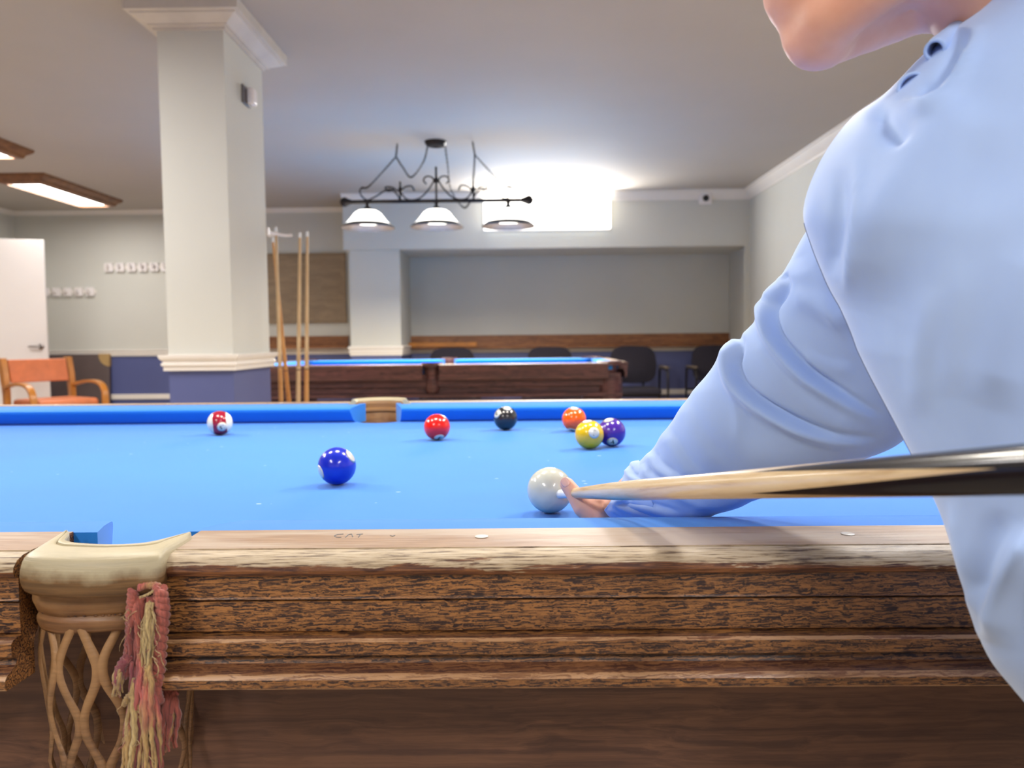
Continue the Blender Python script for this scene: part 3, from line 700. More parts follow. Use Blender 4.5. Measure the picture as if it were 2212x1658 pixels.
def remeshed(mb, vox, smooth_it):
    me = bpy.data.meshes.new('t'); me.from_pydata([tuple(p) for p in mb.v], [], mb.f)
    bm = bmesh.new(); bm.from_mesh(me); bmesh.ops.recalc_face_normals(bm, faces=bm.faces); bm.to_mesh(me); bm.free()
    o = bpy.data.objects.new('t', me); C.objects.link(o)
    r = o.modifiers.new('r', 'REMESH'); r.mode = 'VOXEL'; r.voxel_size = vox; r.use_smooth_shade = True
    s = o.modifiers.new('s', 'SMOOTH'); s.factor = .6; s.iterations = smooth_it
    out = bpy.data.meshes.new_from_object(o.evaluated_get(bpy.context.evaluated_depsgraph_get())); bpy.data.objects.remove(o); return out
U = Vector((0, 0, 1))
# head: chin at the top right of the picture, face turned to the left
HY = .60
chin = W(1742, 94, Y=HY); Fd = Vector((-.90, .36, -.22)).normalized(); Sd = Fd.cross(U).normalized(); Ud = Sd.cross(Fd).normalized()
def HP(f, s, u): return chin + Fd * f + Sd * s + Ud * u
bodyA = MB()
HM = Matrix((Sd, Fd, Ud)).transposed()
def hell(f, s, u, rs, rf, ru): bodyA.ell(HP(f, s, u), rs, rf, ru, HM, 28)
hell(-.010, 0, .000, .028, .026, .024); hell(.004, 0, .004, .018, .014, .018); hell(-.020, .018, .006, .022, .026, .020); hell(-.020, -.018, .006, .022, .026, .020)
for s_ in (-1, 1):
    chain(bodyA, [HP(-.02, s_ * .020, .002), HP(-.055, s_ * .040, .010), HP(-.098, s_ * .046, .013), HP(-.100, s_ * .056, .07)], [.019, .020, .020, .018])
    hell(-.030, s_ * .036, .060, .026, .034, .034)
    hell(-.092, s_ * .074, .085, .006, .018, .030)
hell(-.045, 0, .025, .042, .055, .026); hell(-.006, 0, .040, .032, .030, .034); hell(-.035, 0, .085, .055, .058, .060)
hell(-.075, 0, .135, .074, .094, .080)
chain(bodyA, [HP(.004, 0, .112), HP(.032, 0, .084)], [.009, .012]); hell(.018, -.010, .079, .008, .010, .007); hell(.018, .010, .079, .008, .010, .007)
hell(.012, 0, .060, .022, .012, .010); hell(.004, .028, .118, .022, .012, .008); hell(.004, -.028, .118, .022, .012, .008)
# trunk, neck
NB = W(2195, 30, Y=.57); RSH = W(1880, 400, Y=.62); LSH = Vector((.60, .26, 1.13)); PEL = Vector((.60, .34, .80))
chain(bodyA, [HP(-.095, 0, .06), HP(-.125, 0, .02), NB, NB + Vector((.02, -.03, -.08))], [.052, .050, .050, .07])
CH = (RSH + LSH) / 2 + Vector((.04, .02, -.02))
chain(bodyA, [NB + Vector((.02, -.03, -.08)), CH, (CH + PEL) / 2, PEL], [.075, .10, .095, .105])
chain(bodyA, [CH, RSH + Vector((.03, 0, -.03))], [.09, .05]); chain(bodyA, [CH, LSH], [.09, .05])
ELB = W(1690, 850, Y=.70); WR = W(1345, 1082, Y=.875)
chain(bodyA, [RSH + Vector((.03, 0, -.03)), ELB, W(1400, 1050, Y=.83)], [.045, .036, .026])
HB = TIP + cdir * 1.12
LEL = Vector((.68, -.06, 1.16)); LWR = HB + Vector((.035, .03, .05))
chain(bodyA, [LSH, LEL, LWR], [.048, .037, .026])
for hx_, foot in ((-.09, Vector((.50, .32, .06))), (.09, Vector((.80, .05, .06)))):
    hp = PEL + Vector((hx_, -.02, -.03)); kn = (hp + foot) / 2 + Vector((-.05, .06, .02)); kn.y = min(kn.y, .44)
    chain(bodyA, [hp, kn, foot + U * .03], [.085, .055, .038]); chain(bodyA, [foot, foot + Vector((-.13, .04, -.02))], [.035, .03])
meA = remeshed(bodyA, .006, 6)
# bridge hand (fine) and grip hand
hand = MB()
palm = W(1290, 1098, Y=.900)
K = [W(1285, 1092, Y=.935), W(1297, 1088, Y=.930), W(1308, 1088, Y=.922), W(1316, 1092, Y=.912)]     # knuckles, index to little
chain(hand, [W(1400, 1050, Y=.83), WR, W(1305, 1092, Y=.892)], [.026, .020, .017])
for i, k in enumerate(K): chain(hand, [W(1318 + i * 3, 1090 + i * 2, Y=.885 - .004 * i), k], [.015, .0105])
hand.ell(W(1292, 1103, Y=.898), .024, .026, .014, None, 20)
for i, k in enumerate(K):
    L = (.036, .040, .037, .030)[i]; sx = (.010, .006, .002, -.002)[i] * .5
    p1 = k + Vector((sx - .004, L * .85, -.002)); p1.z = max(p1.z, BED + .014)
    p2 = p1 + Vector((sx - .006, L * .55, -.006)); p2.z = BED + .009
    p3 = p2 + Vector((-.006, L * .30, -.001)); p3.z = BED + .0078
    chain(hand, [k, p1, p2, p3], [.0100, .0086, .0078, .0066])
T0 = W(1288, 1110, Y=.878); T1 = W(1261, 1094, Y=.878); T2 = W(1240, 1066, Y=.884); T3 = W(1225, 1046, Y=.888)
chain(hand, [T0, T1, T2, T3], [.0175, .0128, .0098, .0086])
chain(hand, [W(1310, 1095, Y=.885), T1], [.016, .0115])
meB = remeshed(hand, .0016, 5)
grip = MB(); ga, gb = cue_frame(cdir)
chain(grip, [LWR, HB + Vector((.022, .02, .035)) - cdir * .01], [.026, .022])
grip.ell(HB + ga * .0 + Vector((.028, 0, .012)), .018, .042, .038, None, 20)
for i in range(4):
    c0 = HB + cdir * (.030 - .019 * i) ; rr = .0225
    ps = [c0 + (Vector((1, 0, 0)) * math.cos(x) + U * math.sin(x)) * rr for x in (1.0, 2.1, 3.2, 4.3)]
    chain(grip, ps, [.0098, .0090, .0084, .0074])
c0 = HB - cdir * .045; chain(grip, [c0 + Vector((.02, 0, .02)), c0 + Vector((.02, 0, -.012)) - cdir * .01, c0 + Vector((-.002, 0, -.024)) - cdir * .02], [.013, .0105, .0085])
meC = remeshed(grip, .0026, 4)
bm = bmesh.new()
for me in (meA, meB, meC): bm.from_mesh(me)
body_me = bpy.data.meshes.new('body'); bm.to_mesh(body_me); bm.free(); body_me.materials.clear(); body_me.materials.append(M['skin'])
body_me.polygons.foreach_set('use_smooth', [True] * len(body_me.polygons))
body_me.polygons.foreach_set('material_index', [0] * len(body_me.polygons))
body = bpy.data.objects.new('body', body_me); C.objects.link(body); body.parent = person
# thumbnail
na = (T3 - T2).normalized(); view = (Vector((0, 0, CZ)) - T3).normalized(); ns = na.cross(view).normalized(); nn = ns.cross(na).normalized()
if nn.dot(view) < 0: nn = -nn
nl = MB(); rings = []
for i in range(9):
    u = -1 + 2 * i / 8; ln = math.sqrt(max(0.02, 1 - abs(u) ** 2.6)); rings.append([T3 + na * (.0025 + .0054 * u) + (ns * math.sin(x) + nn * math.cos(x)) * .00885 for x in [(-.62 + 1.24 * j / 10) * ln for j in range(11)]])
nl.loft(rings, closed=False, caps=False); no = nl.build('thumbnail', M['nail'], body, ang=80); sm = no.modifiers.new('s', 'SOLIDIFY'); sm.thickness = .0006
for s_ in (-1, 1):
    e = MB(); e.ell(HP(.0035, s_ * .031, .103), .0120, .0120, .0105, None, 20); eo = e.build('eye', M['eye'], body)
    e = MB(); e.ell(HP(.0135, s_ * .031, .103), .0050, .0035, .0050, HM, 14); e.build('iris', M['iris'], eo)
    eb = MB(); eb.tube([HP(.014, s_ * .014, .121), HP(.016, s_ * .030, .126), HP(.004, s_ * .048, .120)], [.0028, .0036, .002], 8); eb.build('eyebrow', M['hair'], body)
for u_, r_ in ((.064, .0040), (.056, .0046)):
    lp = MB(); lp.tube([HP(.008, -.021, .060), HP(.0215, -.008, u_), HP(.0215, .008, u_), HP(.008, .021, .060)], [.002, r_, r_, .002], 10); lp.build('lip', M['lip'], body)
hr = MB(); hr.ell(HP(-.088, 0, .148), .083, .100, .084, HM, 36); hr.ell(HP(-.135, 0, .09), .066, .055, .07, HM, 30); hr.ell(HP(-.03, 0, .185), .062, .055, .034, HM, 24)
hm_ = remeshed(hr, .005, 4); hm_.materials.append(M['hair']); ho = bpy.data.objects.new('hair', hm_); C.objects.link(ho); ho.parent = body

# ---- shirt: sleeve and trunk are lofted through stations, creases are pressed in along lines
def dist_line(p, line):
    """signed distance (px) to a photo polyline and position along it"""
    best = (1e9, 0, 0); n = len(line) - 1
    for i in range(n):
        ax, ay = line[i]; bx, by = line[i + 1]; dx, dy = bx - ax, by - ay; L2 = dx * dx + dy * dy
        t = max(0, min(1, ((p[0] - ax) * dx + (p[1] - ay) * dy) / L2)); qx, qy = ax + dx * t, ay + dy * t
        ex, ey = p[0] - qx, p[1] - qy; d = math.hypot(ex, ey)
        if d < best[0]: best = (d, 1 if (dx * ey - dy * ex) > 0 else -1, (i + t) / n)
    return best[0] * best[1], best[2]
def creased(rings, folds, closed=True, amp=1.0, nz=0.0):
    """push vertices along the surface normal; folds=[(line, width px, height m, skew)]"""
    R = len(rings); K = len(rings[0]); out = []
    eye = Vector((0, 0, CZ)); fl = [([tuple(q)[:2] for q in bez([(x, y, 0) for x, y in l], 6)], w_, h_, k_) for l, w_, h_, k_ in folds]
    bbs = [(min(q[0] for q in l) - 3 * w_, max(q[0] for q in l) + 3 * w_, min(q[1] for q in l) - 3 * w_, max(q[1] for q in l) + 3 * w_) for l, w_, h_, k_ in fl]
    for i in range(R):
        row = []
        for j in range(K):
            p = rings[i][j]
            a = rings[i][(j + 1) % K] - rings[i][(j - 1) % K]; b = rings[min(i + 1, R - 1)][j] - rings[max(i - 1, 0)][j]
            n = a.cross(b)
            if n.length < 1e-9: row.append(p); continue
            n.normalize()
            c = sum((rings[i][q] for q in range(0, K, max(1, K // 8))), Vector()) / len(range(0, K, max(1, K // 8)))
            if n.dot(p - c) < 0: n = -n
            face = n.dot((eye - p).normalized()); d = 0
            if nz: d += nz * mnoise.noise(p * 6 + Vector((3, 1, 4))) + nz * .22 * mnoise.noise(p * 24)
            if face > -.35:
                x, y = PX(p); wgt = min(1, (face + .35) / .25)
                for (l, w_, h_, k_), bb in zip(fl, bbs):
                    if bb[0] < x < bb[1] and bb[2] < y < bb[3]:
                        s, u = dist_line((x, y), l); e = min(1, (1 - u) * 3, .35 + u * 6) if k_ >= .8 else min(1, min(u, 1 - u) * 5)
                        if k_ < 0: e = min(1, (1 - u) * 3)
                        z = s / w_
                        g = math.exp(-z * z)
                        if k_: g -= abs(k_) * math.exp(-((z + 1.15) / .55) ** 2)
                        d += h_ * g * e * wgt
            row.append(p + n * d * amp)
        out.append(row)
    return out
def station_loft(st, n, K, ratio, wob=0):
    """st: (v, Lx, Ly, Ldepth, Rx, Ry, Rdepth, thickness); ring around each chord"""
    tab = [(s[0], tuple(W(s[1], s[2], Y=s[3])) ) for s in st]; tabR = [(s[0], tuple(W(s[4], s[5], Y=s[6]))) for s in st]
    th = [(s[0], (s[7], s[8] if len(s) > 8 else s[7], 0)) for s in st]; rings = []
    for i in range(n + 1):
        v = i / n; a = lerp(tab, v); b = lerp(tabR, v); q = lerp(th, v); c = (a + b) / 2; ax = (a - b) / 2
        vd = (c - Vector((0, 0, CZ))); vd -= ax.normalized() * vd.dot(ax.normalized()); vd.normalize()
        rg_ = []
        for j in range(K):
            t_ = 2 * PI * j / K; cs, sn = math.cos(t_), math.sin(t_); thick = q.x if sn < 0 else q.y
            rg_.append(c + ax * (abs(cs) ** .92 * (1 if cs > 0 else -1)) + vd * thick * (abs(sn) ** .95 * (1 if sn > 0 else -1)))
        rings.append(rg_)
    return rings
# right sleeve: from under the trunk panel down to the cuff
sl = [(0.00, 1850, 420, .60, 2080, 640, .57, .045), (0.12, 1752, 486, .635, 2050, 770, .61, .058), (0.24, 1693, 600, .67, 2000, 880, .65, .060),
      (0.36, 1640, 690, .69, 1930, 958, .67, .056), (0.48, 1568, 755, .72, 1800, 1010, .69, .052), (0.60, 1500, 850, .75, 1670, 1066, .72, .048),
      (0.72, 1438, 930, .79, 1570, 1100, .75, .044), (0.82, 1410, 975, .82, 1490, 1128, .775, .040), (0.91, 1378, 1008, .845, 1400, 1128, .805, .034), (1.00, 1352, 1032, .865, 1318, 1104, .850, .022)]
rings = station_loft(sl, 230, 150, 1)
folds = [([(1690, 612), (1655, 665), (1668, 730), (1725, 800), (1800, 855), (1900, 915)], 15, .0092, 1.0),
         ([(1640, 690), (1655, 770), (1720, 850), (1800, 905), (1880, 950)], 30, .004, 0),
         ([(1585, 742), (1572, 790), (1600, 850), (1680, 905), (1780, 945), (1900, 965)], 15, .0092, 1.0),
         ([(1500, 800), (1520, 880), (1600, 960), (1700, 1010)], 34, .0035, 0),
         ([(1560, 790), (1590, 880), (1600, 960)], 12, .0016, .4),
         ([(1470, 860), (1500, 940), (1560, 1020)], 22, .0028, .3),
         ([(1430, 930), (1462, 985), (1500, 1040)], 16, .003, .5),
         ([(1400, 975), (1420, 1010), (1475, 1045)], 12, .0035, .7),
         ([(1390, 1000), (1402, 1030), (1450, 1060), (1520, 1100)], 11, .003, .7),
         ([(1340, 1085), (1400, 1100), (1470, 1120)], 11, .0035, .7),
         ([(1720, 560), (1760, 640), (1850, 720)], 30, .004, .2),
         ([(1700, 640), (1780, 660), (1850, 690)], 28, .0035, .2),
         ([(1750, 520), (1790, 640), (1850, 790)], 14, .0016, .4),
         ([(1730, 760), (1780, 790), (1850, 800)], 18, .0018, .3),
         ([(1620, 1075), (1560, 1090), (1500, 1085)], 16, .0025, .4)]
rings = creased(rings, folds, nz=.0022)
slv = MB(); slv.loft([[Vector(p) for p in r] for r in rings], caps=False)
so = slv.build('sleeve', M['shirt'], ang=180); so.parent = person
sd = so.modifiers.new('s', 'SOLIDIFY'); sd.thickness = .0012
# cuff: a rolled, crumpled band round the wrist
cf = [(0, 1384, 1006, .848, 1420, 1130, .79, .034), (.3, 1362, 1006, .858, 1372, 1128, .815, .034), (.7, 1350, 1020, .866, 1322, 1118, .842, .030), (1, 1354, 1030, .868, 1304, 1102, .852, .024)]
rings = station_loft(cf, 60, 120, 1)
rings = creased(rings, [([(1352, 1012), (1362, 1030), (1395, 1045)], 8, .003, .8), ([(1345, 1075), (1330, 1092), (1372, 1110), (1430, 1128)], 10, .0035, .9), ([(1310, 1100), (1345, 1115), (1400, 1128)], 9, .002, .6)], nz=.0025)
ed = [[p + (p - sum(r, Vector()) / len(r)).normalized() * -.003 for p in r] for r in rings[-1:]]
cu = MB(); cu.loft(rings + ed, caps=False); co = cu.build('cuff', M['shirt'], ang=180); co.parent = so
sd = co.modifiers.new('s', 'SOLIDIFY'); sd.thickness = .002
# trunk of the shirt
tr = [(0.00, 2345, -330, .52, 2640, -330, .50, .03, .03), (0.05, 2260, -230, .535, 2740, -230, .50, .075, .06), (0.11, 2190, -110, .55, 2820, -120, .49, .10, .08), (0.17, 2128, 0, .56, 2890, -20, .48, .115, .09),
      (0.23, 2052, 66, .575, 2930, 70, .475, .12, .095), (0.28, 1984, 128, .585, 2950, 150, .47, .12, .10), (0.33, 1915, 200, .595, 2960, 230, .465, .12, .10), (0.38, 1838, 258, .60, 2970, 310, .46, .12, .10),
      (0.43, 1775, 350, .605, 2970, 400, .455, .12, .10), (0.48, 1741, 450, .605, 2965, 490, .45, .12, .10), (0.53, 1757, 530, .60, 2960, 570, .45, .12, .10), (0.60, 1804, 640, .595, 2950, 690, .445, .12, .10),
      (0.68, 1872, 790, .58, 2940, 830, .44, .115, .09), (0.76, 1948, 940, .56, 2940, 980, .435, .11, .07), (0.84, 2030, 1110, .53, 2950, 1150, .43, .105, .05), (0.90, 2078, 1260, .50, 2970, 1300, .425, .10, .05),
      (0.95, 2125, 1400, .485, 3000, 1440, .42, .10, .05), (0.98, 2190, 1490, .475, 3000, 1530, .42, .10, .05), (1.0, 2290, 1600, .47, 3000, 1640, .42, .10, .05)]
rings = station_loft(tr, 260, 170, 1)
folds = [([(2140, 110), (2050, 250), (1970, 360), (1900, 460), (1858, 560), (1822, 665)], 50, .0065, 0),
         ([(2190, 200), (2080, 360), (1990, 500), (1920, 640), (1900, 760)], 85, -.0055, 0),
         ([(1848, 325), (1852, 450), (1846, 560), (1826, 640)], 11, .0028, 0),
         ([(1812, 360), (1810, 490), (1798, 600)], 17, -.0040, 0),
         ([(1948, 212), (1988, 240), (2040, 218), (2085, 150), (2115, 50)], 17, .0085, 0),
         ([(1985, 188), (2025, 192), (2062, 130), (2085, 60)], 20, -.0085, 0),
         ([(1892, 225), (1920, 268), (1952, 318)], 24, -.0075, 0),
         ([(2260, 500), (2190, 700), (2130, 880)], 60, .006, 0),
         ([(2010, 620), (1985, 760), (1990, 900)], 26, .0022, 0),
         ([(2090, 560), (2060, 720), (2050, 860)], 22, .0018, 0),
         ([(2250, 1140), (2190, 1260), (2140, 1390)], 34, .010, 0),
         ([(2170, 1100), (2130, 1200), (2105, 1300)], 26, -.005, 0),
         ([(2055, 1080), (2085, 1220), (2120, 1340)], 16, .004, 0)]
rings = creased(rings, folds, nz=.0016)
sl_ = [r[len(r) - 5] for r in rings[int(.50 * 260):int(.79 * 260)]]
sm_ = MB(); sm_.tube(sl_, .0005, 6); so2 = sm_.build('armhole_seam', plain('seam_thread', (84, 100, 140), .7), ang=180)
tk = MB(); tk.loft(rings, caps=True); to = tk.build('shirt_body', M['shirt'], ang=180); to.parent = person; so2.parent = to
# armhole seam
seam = [(1744, 470), (1757, 535), (1804, 642), (1838, 715), (1872, 792), (1910, 865), (1946, 938)]
# collar: two rolled folds at the nape side
def roll(name, line, rad):
    """hollow rolled edge of the collar, open towards the throat"""
    P = bez([W(x, y, Y=d) for x, y, d in line], 10); q = MB()
    q.tube(P, [rad[0] + (rad[1] - rad[0]) * i / (len(P) - 1) for i in range(len(P))], 28, caps=False)
    q.v = [p + Vector((0, 0, 1)) * .0012 * mnoise.noise(p * 60) for p in q.v]
    o = q.build(name, M['shirt'], to, ang=180); sd_ = o.modifiers.new('s', 'SOLIDIFY'); sd_.thickness = .0022; sd_.offset = -1; return o
roll('collar', [(1968, 186, .535), (1985, 194, .550), (2020, 205, .575), (2070, 215, .60)], (.0092, .013))
roll('collar', [(2019, 108, .530), (2040, 96, .545), (2080, 66, .560), (2140, 10, .575), (2210, -60, .58)], (.0070, .013))
# the side and back of the shirt, beyond the right edge of the frame
sb = MB()
chain(sb, [CH, (CH + PEL) / 2, PEL + U * .05], [.116, .112, .122]); chain(sb, [CH, LSH], [.108, .076]); chain(sb, [CH, NB + Vector((.03, -.04, -.10))], [.11, .066])
sbm = remeshed(sb, .007, 5); sbm.materials.append(M['shirt']); sbo = bpy.data.objects.new('shirt_back', sbm); C.objects.link(sbo); sbo.parent = to
# left sleeve (outside the frame)
ls = MB(); ls.tube(bez([CH + Vector((.03, -.02, .03)), LSH, (LSH + LEL) / 2, LEL, (LEL * .6 + LWR * .4), LWR + (LEL - LWR) * .08], 6), [.10] * 6 + [.085] * 6 + [.068] * 6 + [.058] * 6 + [.05] * 6 + [.042], 28)
ls.build('sleeve', M['shirt'], ang=180).parent = person
# trousers and shoes
tz = MB()
for hx_, foot in ((-.09, Vector((.50, .32, .06))), (.09, Vector((.80, .05, .06)))):
    hp = PEL + Vector((hx_, -.02, -.03)); kn = (hp + foot) / 2 + Vector((-.05, .06, .02)); kn.y = min(kn.y, .44)
    chain(tz, [hp + U * .05, kn, foot + U * .05], [.105, .075, .060])
chain(tz, [PEL + Vector((-.05, 0, .02)), PEL + Vector((.06, 0, .02))], [.125, .125])
tm = remeshed(tz, .008, 5); tm.materials.append(M['dark_trouser']); t_o = bpy.data.objects.new('trousers', tm); C.objects.link(t_o); t_o.parent = person
for foot in (Vector((.50, .32, 0)), Vector((.80, .05, 0))):
    s = MB(); chain(s, [foot + Vector((.04, -.01, .045)), foot + Vector((-.06, .02, .04)), foot + Vector((-.17, .05, .034))], [.045, .042, .034])
    for v in s.v: v.z = max(v.z, 0.002)
    s.build('shoe', M['shoe'], person, ang=180)

# ------------------------------------------------------------------ billiard lamp over the far table
def billiard_lamp():
    LY = 6.15; c = W(943, 434, Y=LY); zb = c.z
    lamp = thing('billiard_lamp', 'black iron scroll lamp with three lit white shades hanging over the far pool table', 'hanging lamp', (c.x, LY, zb))
    hw = (W(1138, 430, Y=LY).x - W(746, 437, Y=LY).x) / 2
    bar = MB(); bar.tube([(-hw, 0, 0), (hw, 0, 0)], .015, 14); bar.build('bar', M['black_metal'], lamp)
    for sx in (-1, 1):
        q = MB(); q.lathe([(.005, -.05), (.018, -.045), (.026, -.02), (.036, 0), (.038, .015), (.03, .035), (.012, .045), (.002, .05)], seg=18, axis='X')
        q.v = [Vector((sx * (hw + p.x), p.y, p.z)) for p in q.v]; q.build('finial', M['black_metal'], lamp)
    zc = H - zb
    q = MB(); q.lathe([(.002, zc - .03), (.03, zc - .04), (.07, zc - .035), (.085, zc - .015), (.088, zc), (.002, zc)], seg=28); q.build('canopy', M['black_metal'], lamp)
    s = LY / F                                                     # metres per photo pixel at the lamp
    def P(px, py): return ((px - 943) * s, 0, (434 - py) * s)
    for x, t, r in ((943, 362, .009), (866, 392, .008), (1022, 392, .008)):
        q = MB(); q.tube([P(x, 434), P(x, 410), P(x, t)], r, 10); q.lathe([(.006, -.03), (.017, -.01), (.02, .0), (.014, .015), (.006, .03)], P(x, 410 if x != 943 else 390), 12)
        q.build('stem', M['black_metal'], lamp)
    for sx in (-1, 1):
        def PS(px, py): return ((px - 943) * s * sx, 0, (434 - py) * s)
        curves = [[(948, 392), (960, 410), (980, 428), (1005, 430), (1018, 415), (1010, 404), (996, 402), (990, 412)],
                  [(946, 395), (952, 384), (964, 382), (970, 390), (964, 398)], [(1026, 412), (1038, 404), (1052, 404), (1046, 412), (1034, 408)],
                  [(1022, 430), (1028, 418), (1045, 408), (1075, 424), (1092, 430), (1104, 420), (1106, 408), (1096, 404)]]
        for cv in curves:
            q = MB(); q.tube(bez([PS(x, y) for x, y in cv], 7), .0062, 8); q.build('scroll', M['black_metal'], lamp)
    def chainlinks(pts):
        P_ = bez([P(x, y) for x, y in pts], 10); acc = 0; q = MB(); k = 0
        out = [P_[0]]
        for i in range(1, len(P_)):
            seg = (P_[i] - P_[i - 1]); n = max(1, int(seg.length / .02))
            for j in range(n): out.append(P_[i - 1] + seg * ((j + 1) / n))
        for i in range(0, len(out) - 1):
            d = (out[i + 1] - out[i]); L_ = d.length
            if L_ < .004: continue
            d.normalize(); a_ = d.cross(Vector((0, 1, 0))).normalized(); b_ = Vector((0, 1, 0)) if k % 2 else a_; k += 1; cc = (out[i] + out[i + 1]) / 2
            q.tube([cc + d * (.013 * math.cos(t)) + b_ * (.006 * math.sin(t)) for t in [2 * PI * x / 10 for x in range(11)]], .0021, 5)
        q.build('chain', M['black_metal'], lamp)
    chainlinks([(926, 318), (916, 352), (890, 383), (872, 362), (858, 340)]); chainlinks([(963, 318), (968, 360), (974, 410), (1000, 448), (1016, 436)])
    chainlinks([(858, 340), (830, 370), (798, 402), (784, 404)]); chainlinks([(861, 314), (858, 340)]); chainlinks([(1022, 312), (1026, 338)])
    chainlinks([(1026, 338), (1055, 370), (1086, 402), (1104, 408)]); chainlinks([(1026, 338), (1024, 368), (1022, 392)])
    for px in (795, 943, 1096):
        x = (px - 943) * s
        sh = MB(); sh.lathe([(.030, -.062), (.075, -.070), (.105, -.09), (.135, -.13), (.165, -.165), (.175, -.172), (.172, -.176), (.130, -.134), (.100, -.095), (.070, -.076), (.030, -.068)], (x, 0, 0), 40)
        so_ = sh.build('lamp_shade', M['shade'], lamp)
        rm_ = MB(); rm_.lathe([(.150, -.160), (.172, -.172), (.205, -.196), (.213, -.204), (.209, -.208), (.170, -.182), (.148, -.166)], (x, 0, 0), 40); rm_.build('shade_rim', M['rim'], so_)
        hd = MB(); hd.lathe([(.012, 0), (.016, -.02), (.014, -.035), (.030, -.05), (.038, -.066), (.01, -.07)], (x, 0, 0), 20, caps=True); hd.build('socket', M['black_metal'], so_)
        bl = MB(); bl.ell((x, 0, -.125), .028, .028, .038, None, 16); bl.build('bulb', M['bulb'], so_)
        area('shade_light', (x, 0, -.15), .2, .2, 44, (1, .92, .8), parent=lamp, shape='DISK')
    return lamp
lamp1 = billiard_lamp()
lamp2 = copy_tree(lamp1); lamp2.location = (-.30, 1.50, lamp1.location.z - .12)
lamp2['label'] = 'black iron scroll lamp with three lit white shades hanging above the near pool table'
for o in kids(lamp2):
    if o.type == 'LIGHT': o.data = o.data.copy(); o.data.energy = 7.5

# ------------------------------------------------------------------ ceiling fixtures with wooden frames
def ceiling_light(label, x0, x1, y0, y1, power, loc_z=H):
    t = thing('ceiling_light', label, 'ceiling light', ((x0 + x1) / 2, (y0 + y1) / 2, H), group='wood framed ceiling lights')
    hx, hy = (x1 - x0) / 2, (y1 - y0) / 2; m_ = MB(); e = .085
    prof = [(e, 0), (e, -.015), (e * .85, -.03), (e * .5, -.05), (e * .35, -.075), (0, -.085), (-.012, -.085), (-.012, -.07), (0, -.06), (0, 0)]
    rings = [[(-hx - o, -hy - o, z), (hx + o, -hy - o, z), (hx + o, hy + o, z), (-hx - o, hy + o, z)] for o, z in prof]
    m_.loft(rings, caps=False).build('frame', M['frame_wood'], t, ang=25)
    MB().box((-hx, -hy, -.066), (hx, hy, -.058)).build('diffuser', M['glow_tube'], t, smooth=False)
    area('tube_light', (0, 0, -.075), hx * 2, hy * 2, power, (1, .97, .95), parent=t)
    return t
zf = H - .08
a0 = W(92, 396, Z=zf); a1 = W(237, 446, Z=zf)
xr = (a0.x + a1.x) / 2
ceiling_light('wood framed lit ceiling light, whole one above the door and coat hooks', xr - .34, xr, a0.y, a1.y, 22)
b1 = W(38, 342, Z=zf)
ceiling_light('wood framed lit ceiling light cut by the left edge of the photo', b1.x - .34, b1.x, b1.y - 1.25, b1.y, 45)
ceiling_light('added wood framed fill light behind the camera on the right', .9, 1.24, -1.9, -.7, 44)  # unseen fixture added as fill from the camera side
ceiling_light('added wood framed fill light behind the camera on the left', -1.6, -1.26, -1.6, -.4, 44)  # unseen fixture, the left half of the added front fill
ceiling_light('added wood framed fill light over the room right of the near table', 1.35, 1.69, 1.85, 3.05, 68)  # added out of view to brighten the back walls and column
ceiling_light('added wood framed fill light over the room left of the near table', -2.9, -2.56, 1.85, 3.05, 78)  # added out of view to light the back wall and the shirt

# ------------------------------------------------------------------ things on the walls
def wl():
    a = W(1043, 430, Y=8.22); b = W(1321, 494, Y=8.22)
    t = thing('wall_light', 'long bright white light box mounted on the beam near the ceiling', 'wall light', ((a.x + b.x) / 2, 8.3, (a.z + b.z) / 2))
    hx = (b.x - a.x) / 2; hz = (a.z - b.z) / 2
    MB().box((-hx, -.02, -hz), (hx, 0, hz)).build('backplate', M['white_plastic'], t, smooth=False)
    m_ = MB(); m_.box((-hx + .005, -.085, -hz + .005), (hx - .005, -.02, hz - .005)); m_.build('diffuser', M['glow_panel'], t, bevel=.01)
    area('panel_light', (0, -.09, 0), hx * 2, hz * 2, 64, (1, .98, .95), rot=(-PI / 2, 0, 0), parent=t)
    area('panel_uplight', (0, -.06, hz + .01), hx * 2, .1, 3.5, (1, .98, .95), rot=(PI, 0, 0), parent=t)
wl()
a = W(1522, 430, Y=8.3)
t = thing('security_camera', 'small white security camera with a black lens on the beam', 'camera', (a.x, 8.3, a.z))
MB().box((-.068, -.06, -.06), (.068, 0, .06)).build('housing', M['white_plastic'], t, bevel=.015)
m = MB(); m.lathe([(.001, -.075), (.028, -.073), (.032, -.066), (.032, -.058)], seg=24, axis='Y'); m.build('lens', M['black_plastic'], t)
m = MB(); m.tube([(0, -.02, .06), (0, -.02, .075), (0, 0, .078)], .006); m.build('bracket', M['white_plastic'], t)
a = W(534, 208, Y=3.93)
t = thing('wall_sensor', 'small white sensor box high on the side of the near column', 'sensor', (cx1, 3.93, W(534, 208, Y=3.93).z))
m = MB(); m.box((0, -.055, -.045), (.012, .055, .045)); m.build('back_plate', M['grey_plastic'], t, bevel=.005)
m = MB(); rings = [[(.012 + .04 * math.sin(PI * i / 10), -.03 + .07 * i / 10, z * k) for z, k in ((-.04, 1), (-.036, 1.05), (.036, 1.05), (.04, 1))] for i in range(11)]
m = MB().box((.012, -.025, -.042), (.05, .045, .042)); m.build('cover', M['white_plastic'], t, bevel=.014)

